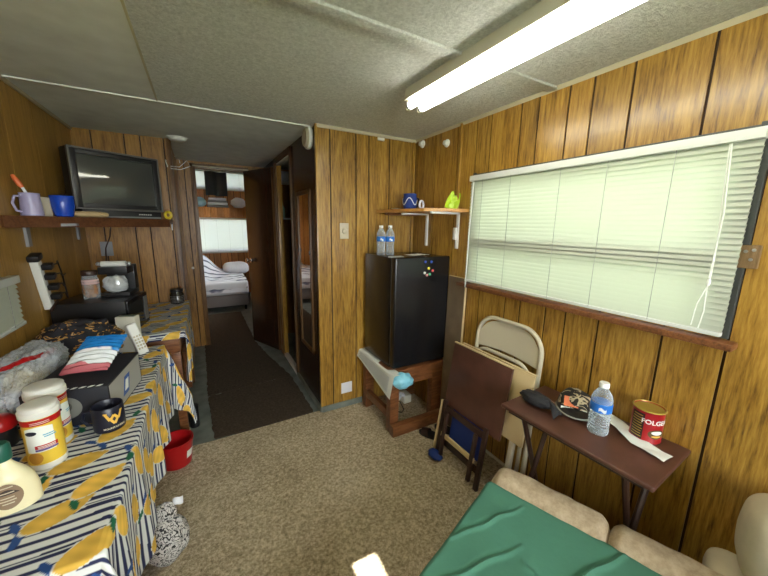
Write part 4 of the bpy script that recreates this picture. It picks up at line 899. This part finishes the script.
# white carton and phone
wcb = thing('white_carton', 'white carton standing between the patterned cloth and the microwave', 'carton', (-.385, 2.165, ZN), R(-18)); wcb.scale = (.85, .8, 1)
MB().m(plain('ivory_card', (.62, .60, .50), .5)).box((-.055, -.035, 0), (.055, .03, .20), .004).build('carton_body', wcb)
MB().m(plain('green_print', (.10, .16, .12), .5)).box((-.045, -.02, .2002), (.045, .02, .2006)).build('top_print', wcb)
ph_ = thing('cordless_phone', 'white cordless phone standing upright at the cloth edge', 'phone', (-.322, 2.085, ZN)); ph_.rotation_euler = (R(-14), R(-10), R(30))
MB().m(M_WHITE).box((-.024, -.016, .0), (.024, .016, .175), .010, seg=3).build('handset', ph_)
mb = MB().m(M_TRIM)
for r1 in range(5):
    for c1 in range(3): mb.box((-.017+c1*.013, -.021, .03+r1*.017), (-.009+c1*.013, -.0155, .04+r1*.017), .002)
mb.build('keypad', ph_)
# microwave and what stands on it
mwv = thing('microwave', 'black microwave on the corner table facing the hall', 'microwave', (-.545, 2.456, .7855), R(-10))
MB().m(M_BLACK).box((-.17, -.155, .012), (.165, .155, .215), .006).build('case', mwv)
dr = MB().m(M_FRIDGE).box((.1655, -.153, .016), (.18, .153, .212), .004).build('door', mwv)
MB().m(plain('oven_glass', (.03, .032, .028), .08)).box((.1801, -.14, .04), (.1815, .06, .19)).build('door_window', mwv)
MB().m(M_STEEL).box((.1802, .085, .04), (.1815, .14, .19)).build('control_panel', mwv)
for x in (-.14, .13):
    for y in (-.12, .12): MB().m(M_GREYP).lathe([(.012, 0), (.012, .0125)], (x, y, 0), 12).build('foot', mwv)
ZM = 1.001
pj_ = thing('pretzel_jar', 'clear jar of pretzels with pink label on the microwave', 'jar', (-.585, 2.455, ZM))
MB().m(M_WATER).lathe([(.036, 0), (.04, .004), (.04, .10), (.034, .125), (.034, .135), (.033, .135), (.033, .125), (.039, .10), (.039, .006), (0, .005)], n=30).build('jar_body', pj_)
MB().m(plain('pretzel', (.36, .17, .07), .7, bump=1, bscale=70, var=.5)).blob((0, 0, .055), (.036, .036, .05), (26, 18), .6, fn=lambda q: .06*noise3(q, 5)).build('pretzels', pj_)
MB().m(plain('pink_label', (.6, .38, .36), .5)).lathe([(.0402, .085), (.0408, .086), (.0385, .112), (.0375, .112)], n=30).build('label_band', pj_)
MB().m(M_TRAYLEG).lathe([(.036, .135), (.037, .138), (.037, .158), (.034, .162), (0, .162)], n=28).build('lid', pj_)
cm = thing('coffee_maker', 'black and chrome coffee maker on the microwave', 'coffee maker', (-.462, 2.52, ZM), R(-8))
MB().m(M_BLACK).box((-.072, -.09, 0), (.072, .09, .025), .006).box((-.072, .03, .025), (.072, .09, .18), .006).box((-.072, -.085, .135), (.072, .0295, .18), .008).build('machine_body', cm)
MB().m(M_LIDW).tube([(-.06, -.05, .195), (.06, -.05, .195)], .0165, 16).build('paper_roll', cm)
mb = MB().m(M_STEEL)
for x in (-.075, .075): mb.blob((x, -.05, .195), (.012, .012, .012), (14, 10))
mb.tube([(-.075, -.05, .195), (.075, -.05, .195)], .006, 10); mb.build('roll_rod', cm)
MB().m(film('coffee_bag_film', (.75, .78, .78), .55)).blob((0, -.06, .075), (.058, .045, .05), (36, 24), .8, fn=lambda q: .15*noise3(q, 3)).build('wrapped_pack', cm)
MB().m(M_CHROME).lathe([(.034, 0), (.045, .012), (.047, .05), (.036, .085), (.034, .095)], (0, -.025, .026), 28).build('carafe', cm)
dj = thing('dark_jar', 'dark glass jar with lid at the far corner of the cloth', 'jar', (-.212, 3.12, .7855))
MB().m(plain('dark_glass', (.03, .025, .018), .12)).lathe([(.044, 0), (.05, .006), (.05, .075), (.042, .09), (.042, .096), (0, .096)], n=30).build('jar_body', dj)
MB().m(M_BLACK).lathe([(.045, .0965), (.047, .1), (.045, .118), (.02, .124), (0, .125)], n=30).build('lid', dj)
mb = MB().m(M_GREYP)
for k in range(5): mb.tube([(.0505*cos(t), .0505*sin(t), .014+.012*k) for t in np.linspace(0, 2*pi, 30, False)], .0016, 5, closed=True)
mb.build('ribs', dj)
# power strip with plugs on the left wall
ps = thing('power_strip', 'white power strip with dark plugs hung on the left wall', 'power strip', (L+.001, 2.295, 1.13)); ps.rotation_euler = (R(16), 0, 0)
MB().m(M_LIDW).box((0, -.022, -.15), (.034, .022, .12), .004).build('strip_body', ps)
for k, z in enumerate((.085, .03, -.03, -.085)):
    MB().m(M_BLACK).box((.0345, -.014, z-.014), (.075, .03, z+.014), .006).tube([(.06, .028, z), (.07, .08, z-.015), (.05, .16, z-.03-.02*k), (.03, .24, -.07), (.02, .32, -.09)], .004, 7).build('plug', ps)
MB().m(M_BLACK).box((.0, -.04, .125), (.045, .03, .155), .008).build('adapter', ps)
MB().m(M_TRAYLEG).box((.0345, -.06, -.145), (.044, .05, -.128), .003).build('strap', ps)
# left wall blind (its far edge shows)
blind('wall_blind', 'short white slat blind on the left wall, only its far edge in view', (L+.034, 1.592, 0), pi/2, .72, 1.215, 1.0, 8, R(60), [-.25, 0, .25])

# ------------------------------------------------------------------ television shelf
shf = thing('television_shelf', 'dark wooden corner shelf carrying the television', 'shelf', (-.753, 3.25, 1.42))
spts = [(.0, -1.19), (.548, -.335), (.56, 0), (0, 0)]
MB().m(M_SHELFW).prism(spts, .012, .045).build('shelf_board', shf)
dvx = Vector((.548, .855)).normalized(); nn = Vector((dvx.y, -dvx.x))
MB().m(M_SHELFW).prism([(0, -1.192), (.548, -.337), (.548+nn.x*.014, -.337+nn.y*.014), (nn.x*.014, -1.192+nn.y*.014)], -.008, .045).build('front_lip', shf)
for y in (-.98, -.2):
    MB().m(M_GREYP).prism([(0, 0), (.20, 0), (.20, -.012), (.012, -.02), (.012, -.115), (0, -.115)], y-.02, y+.02, Matrix(((1,0,0,0),(0,0,1,0),(0,1,0,.0115),(0,0,0,1)))).build('bracket', shf)
ZV = 1.4655
vc = thing('video_player', 'slim black video player under the television', 'video player', (-.653, 2.70, ZV), R(31))
MB().m(M_BLACK).box((.03, .012, .0), (.485, .25, .052), .004).build('player_case', vc)
MB().m(M_GREYP).box((.04, .0095, .004), (.48, .0118, .014)).build('trim_strip', vc)
mb = MB().m(M_WHITE)
for k in range(6): mb.box((.34+.014*k, .0105, .026), (.348+.014*k, .0119, .033))
mb.build('front_print', vc)
tv = thing('television', 'old boxy black television in the left corner', 'television', (-.653, 2.70, ZV+.0525), R(31))
TW, TH = .498, .372
MB().m(M_TVBODY).box((0, .03, 0), (TW, .13, TH), .008).add([(0.01, .1305, .01), (TW-.01, .1305, .01), (TW-.01, .1305, TH-.01), (.01, .1305, TH-.01), (.16, .385, .05), (TW-.16, .385, .05), (TW-.16, .385, TH-.08), (.16, .385, TH-.08)], [(0, 4, 5, 1), (1, 5, 6, 2), (2, 6, 7, 3), (3, 7, 4, 0), (4, 7, 6, 5), (0, 1, 2, 3)])
mb = MB().m(M_TVBODY).box((0, .03, 0), (TW, .13, TH), .008); mb.add([(0.01, .1305, .01), (TW-.01, .1305, .01), (TW-.01, .1305, TH-.01), (.01, .1305, TH-.01), (.16, .385, .05), (TW-.16, .385, .05), (TW-.16, .385, TH-.08), (.16, .385, TH-.08)], [(0, 4, 5, 1), (1, 5, 6, 2), (2, 6, 7, 3), (3, 7, 4, 0), (4, 7, 6, 5)])
mb.build('cabinet', tv)
def frame(mb, x0, x1, z0, z1, t, y0, y1, bev=.003):
    mb.box((x0, y0, z0), (x0+t, y1, z1), bev).box((x1-t, y0, z0), (x1, y1, z1), bev).box((x0+t, y0, z0), (x1-t, y1, z0+t), bev).box((x0+t, y0, z1-t), (x1-t, y1, z1), bev)
mb = MB().m(plain('dull_silver', (.12, .115, .10), .4)); frame(mb, 0, TW, .0, TH, .010, .0, .0295); mb.build('silver_rim', tv)
mb = MB().m(M_BLACK); frame(mb, .0102, TW-.0102, .0102, TH-.0102, .028, .004, .0295); mb.build('bezel', tv)
MB().m(M_SCREEN).grid(lambda u, v: (.036+(TW-.072)*u, .022-.016*(1-(2*u-1)**2)*(1-(2*v-1)**2)**.8-.002, .036+(TH-.072)*v), 30, 24).build('screen', tv)
yt = MB().m(M_YELLOW).tube([(.0, .022*cos(t), .022*sin(t)) for t in np.linspace(0, 2*pi, 24, False)], .010, 8, closed=True).build('tape_roll'); yt.location = (-.203, 2.99, ZV+.033); yt.rotation_euler = (0, 0, R(60)); tag(yt, 'yellow tape roll beside the video player', 'tape')
o = MB().m(plain('tan_paper', (.50, .36, .18), .7)).blob((0, 0, .018), (.105, .035, .018), (36, 16), .7, fn=lambda q: .15*noise3(q, 4)).build('cracker_packet'); o.location = (-.575, 2.55, ZV); o.rotation_euler = (0, 0, R(35)); tag(o, 'tan paper packet lying in front of the television', 'packet')
bm_ = thing('blue_mug', 'bright blue mug on the television shelf', 'mug', (-.618, 2.345, ZV)); bm_.scale = (.88, .88, .95)
MB().m(M_BLUEPL).lathe([(.036, 0), (.042, .004), (.052, .05), (.055, .11), (.053, .113), (.051, .11), (.047, .05), (.036, .008), (0, .008)], n=36).build('cup', bm_)
MB().m(M_BLUEPL).tube([(-.02, .048, .09), (-.03, .072, .085), (-.034, .082, .06), (-.028, .07, .035), (-.018, .044, .03)], .0055, 8).build('handle', bm_)
lm = thing('lavender_mug', 'lavender pitcher mug with a brush in it at the shelf end', 'mug', (-.700, 2.225, ZV)); lm.scale = (.86, .86, .9)
MB().m(M_LAV).lathe([(.044, 0), (.048, .004), (.044, .06), (.041, .115), (.043, .119), (.039, .119), (.040, .06), (.042, .008), (0, .008)], n=36).build('cup', lm)
MB().m(M_LAV).tube([(-.024, -.038, .10), (-.042, -.052, .10), (-.052, -.058, .065), (-.044, -.05, .025), (-.028, -.038, .022)], .0065, 8).build('handle', lm)
br = thing('dish_brush', 'orange handled brush standing in the lavender mug', 'brush', (-.700, 2.225, ZV+.01)); br.scale = (.8, .8, .82); br.rotation_euler = (R(-4), R(-8), R(20))
MB().m(M_WHITEC).tube([(.012, .0, .0), (.010, 0, .10), (0, .0, .15)], [.005, .006, .008], 10).build('shaft', br)
MB().m(M_ORANGE).tube([(0, 0, .1502), (-.006, 0, .165), (-.016, 0, .20), (-.022, 0, .222)], [.010, .014, .013, .008], 12).build('grip', br)
o = MB().m(M_TRIM).box((-.035, -.03, 0), (.035, .03, .095), .006).build('white_tub'); o.location = (-.700, 2.318, ZV); o.rotation_euler = (0, 0, R(-30)); tag(o, 'white square tub between the lavender and blue mugs', 'tub')
o = MB().m(M_TRAYLEG).tube([(-.60, T-.006, 1.41), (-.615, T-.008, 1.33), (-.65, T-.010, 1.24), (-.66, T-.01, 1.1), (-.62, T-.012, 1.0)], .004, 7).build('cable'); tag(o, 'dark cable hanging from the television shelf down the wall', 'cable')

# ------------------------------------------------------------------ bedroom beyond the doorway
bd = thing('bed', 'bed with rumpled white bedding in the far bedroom', 'bed', (-.05, 5.80, 0))
MB().m(plain('bed_base_grey', (.20, .18, .17), .8)).box((-.66, 0, .08), (.68, 1.3, .27), .02).build('box_spring', bd)
MB().m(M_WHITEC).box((-.67, -.015, .272), (.69, 1.31, .50), .05, seg=4).build('mattress', bd)
for x in (-.6, .63):
    for y in (.05, 1.2): MB().m(M_BLACK).tube([(x, y, .0), (x, y, .0795)], .02, 10).build('leg', bd)
ms, nt, b = newmat('striped_comforter'); tc = N(nt, 'ShaderNodeTexCoord'); wv = N(nt, 'ShaderNodeTexWave', Scale=2.2, Distortion=4.0); wv.bands_direction = 'Y'; nt.links.new(tc.outputs['Object'], wv.inputs[0]); r_ = ramp(nt, [(0, (.10, .11, .16)), (.1, (.13, .14, .2)), (.2, (.7, .72, .76)), (1, (.74, .75, .8))]); nt.links.new(wv.outputs['Fac'], r_.inputs[0]); nt.links.new(r_.outputs[0], b.inputs['Base Color']); b.inputs['Roughness'].default_value = .8
def comf(u, v):
    x = -.68+u*1.35; y = -.03+v*1.2; hgt = .36*math.exp(-((x+.02)/.28)**2-((v-.75)/.3)**2)
    z = .51+.05*noise3((x*3, y*3, 1))+.02*noise3((x*9, y*9, 4))+hgt+.02
    e = min(v/.06, 1); z -= .20*(1-e)**1.5
    return (x, y, z)
MB().m(ms).grid(comf, 70, 60).build('comforter', bd)
o = MB().m(M_WHITEC).blob((0, 0, 0), (.22, .15, .09), (30, 20), .7, fn=lambda q: .06*noise3(q, 3)).build('pillow'); o.location = (.52, 6.5, .635); o.rotation_euler = (R(20), 0, 0); tag(o, 'white pillow at the right end of the bedroom bed', 'pillow')
blind('bedroom_blind', 'white blind over the bedroom window above the bed', (.65, BY-.012, 0), 0, 1.52, 1.545, .85, 34, -R(68), [-.58, -.36, -.14, .1, .4], M_SLATW)
blind('bedroom_blind', 'short white blind on the small high bedroom window', (.65, BY-.012, 0), 0, 1.52, 2.43, 2.07, 17, -R(68), [-.5, -.2, .1], M_SLATW)
bs = thing('bedroom_shelf', 'orange pine shelf under the high bedroom window', 'shelf', (.65, BY-.002, 1.55))
MB().m(M_PINEV).box((-.9, -.33, .155), (.86, 0, .18), .003).build('shelf_board', bs)
mb = MB().m(M_PINEV)
for k in range(16): mb.box((-.9+k*.11, -.345, .0), (-.9+k*.11+.106, -.331, .18), .002)
mb.build('fascia', bs)
ZB = 1.7305
o = MB().m(M_STEEL).tube([(L+.001, 0, 0), (W-.001, 0, 0)], .012, 10).build('hanging_rod'); o.location = (0, 6.86, 2.362); tag(o, 'steel hanging rod across the bedroom by the high window', 'rod')
o = MB().m(plain('charcoal_cloth', (.035, .037, .042), .85)).grid(lambda u, v: ((u-.5)*.36, .02*sin(u*14)*(.3+.7*(1-v))-.01, -.42*(1-v)+.008*sin(u*7)), 30, 16).build('hanging_cloth'); o.location = (.32, 6.86, 2.35); tag(o, 'dark cloth hanging in front of the high bedroom window', 'cloth')
for k, (m_, wd, hh) in enumerate([(M_GREYP, .36, .05), (M_WHITEC, .34, .045), (M_GREYP, .33, .035), (M_WHITEC, .3, .05)]):
    o = MB().m(m_).box((-wd/2, -.11, 0), (wd/2, .11, hh-.002), .015, seg=3).build('folded_linen'); o.location = (.33, 7.12, ZB+sum([.05, .045, .035, .05][:k])); tag(o, ['grey folded linen at the bottom of the bedroom shelf stack', 'white folded linen second in the bedroom shelf stack', 'grey folded linen third in the bedroom shelf stack', 'white folded linen on top of the bedroom shelf stack'][k], 'linen', 'folded linen on the bedroom shelf')
o = MB().m(plain('pale_blue', (.35, .55, .68), .6)).blob((0, 0, .09), (.10, .09, .09), (28, 18), fn=lambda q: .15*noise3(q, 2.5)).build('blue_bundle'); o.location = (.04, 7.1, ZB); tag(o, 'pale blue and white bundle left on the bedroom shelf', 'bundle')
o = MB().m(M_WHITEC).blob((0, 0, .10), (.14, .09, .10), (28, 18), fn=lambda q: .15*noise3(q, 2.5)).build('white_bundle'); o.location = (.70, 7.1, ZB); tag(o, 'white bundle right of the linen on the bedroom shelf', 'bundle')
# curtain rod over the bedroom door
o = MB().m(M_TRIM).tube([(-.02, 0, 0), (.54, 0, 0)], .007, 8).build('curtain_rod'); o.location = (0, B-.03, 2.05); tag(o, 'thin pale rod across the bedroom doorway top', 'rod')
# bathroom glimpse
rk = thing('bathroom_shelf', 'white shelf glimpsed in the bathroom', 'shelf', (.98, B-.002, 1.50))
MB().m(M_WHITE).box((-.2, -.2, 0), (.2, 0, .018), .003).build('shelf_board', rk)
MB().m(M_WHITE).box((-.2, -.2, .42), (.2, 0, .438), .003).build('upper_board', rk)
o = MB().m(plain('mint_plastic', (.35, .52, .38), .4)).lathe([(.03, 0), (.035, .01), (.035, .11), (.02, .14), (.014, .15), (.014, .18), (0, .18)], n=24).build('mint_bottle'); o.location = (.88, 4.10, 1.5185); tag(o, 'mint green bottle on the bathroom shelf', 'bottle')
o = MB().m(M_WHITEC).box((-.08, -.07, 0), (.08, .07, .12), .03, seg=3).build('white_towel'); o.location = (.92, 4.12, 1.9385); tag(o, 'white folded towel on the upper bathroom shelf', 'towel')
# pieces that belong to a part go one level deeper (all share their thing's local frame)
SUB = {'water_bottle': [('label_print', 'wrap_label')], 'coffee_can': [('side_print', 'side_label'), ('rim', 'tin'), ('gold_lining', 'tin')],
       'ball_cap': [('visor_trim', 'visor'), ('front_patch', 'crown'), ('white_band', 'crown')],
       'wipes_canister': [('band_print', 'red_band'), ('oval_mark', 'front_label'), ('blue_print', 'front_label'), ('banner', 'front_label')],
       'cream_bottle': [('label_print', 'oval_label')], 'mini_fridge': [('door_gasket', 'door')], 'microwave': [('door_window', 'door'), ('control_panel', 'door')],
       'newspaper': [('print', 'sheet')], 'coffee_maker': [('paper_roll', 'roll_rod')], 'bedroom_shelf': [('fascia', 'shelf_board')], 'light_switch': [('dimmer_knob', 'switch_plate')],
       'black_box': [('side_emblem', 'side_panel')], 'folding_chair': [('backrest', 'back_frame')], 'fluorescent_fixture': [('lamp_holder', 'housing')]}
for o in [o for o in COL.objects if o.parent is None]:
    for child, par in SUB.get(o.name.split('.')[0], []):
        ps_ = [k for k in o.children if k.name.split('.')[0] == par]
        for k in [k for k in o.children if k.name.split('.')[0] == child]:
            if ps_: k.parent = ps_[0]
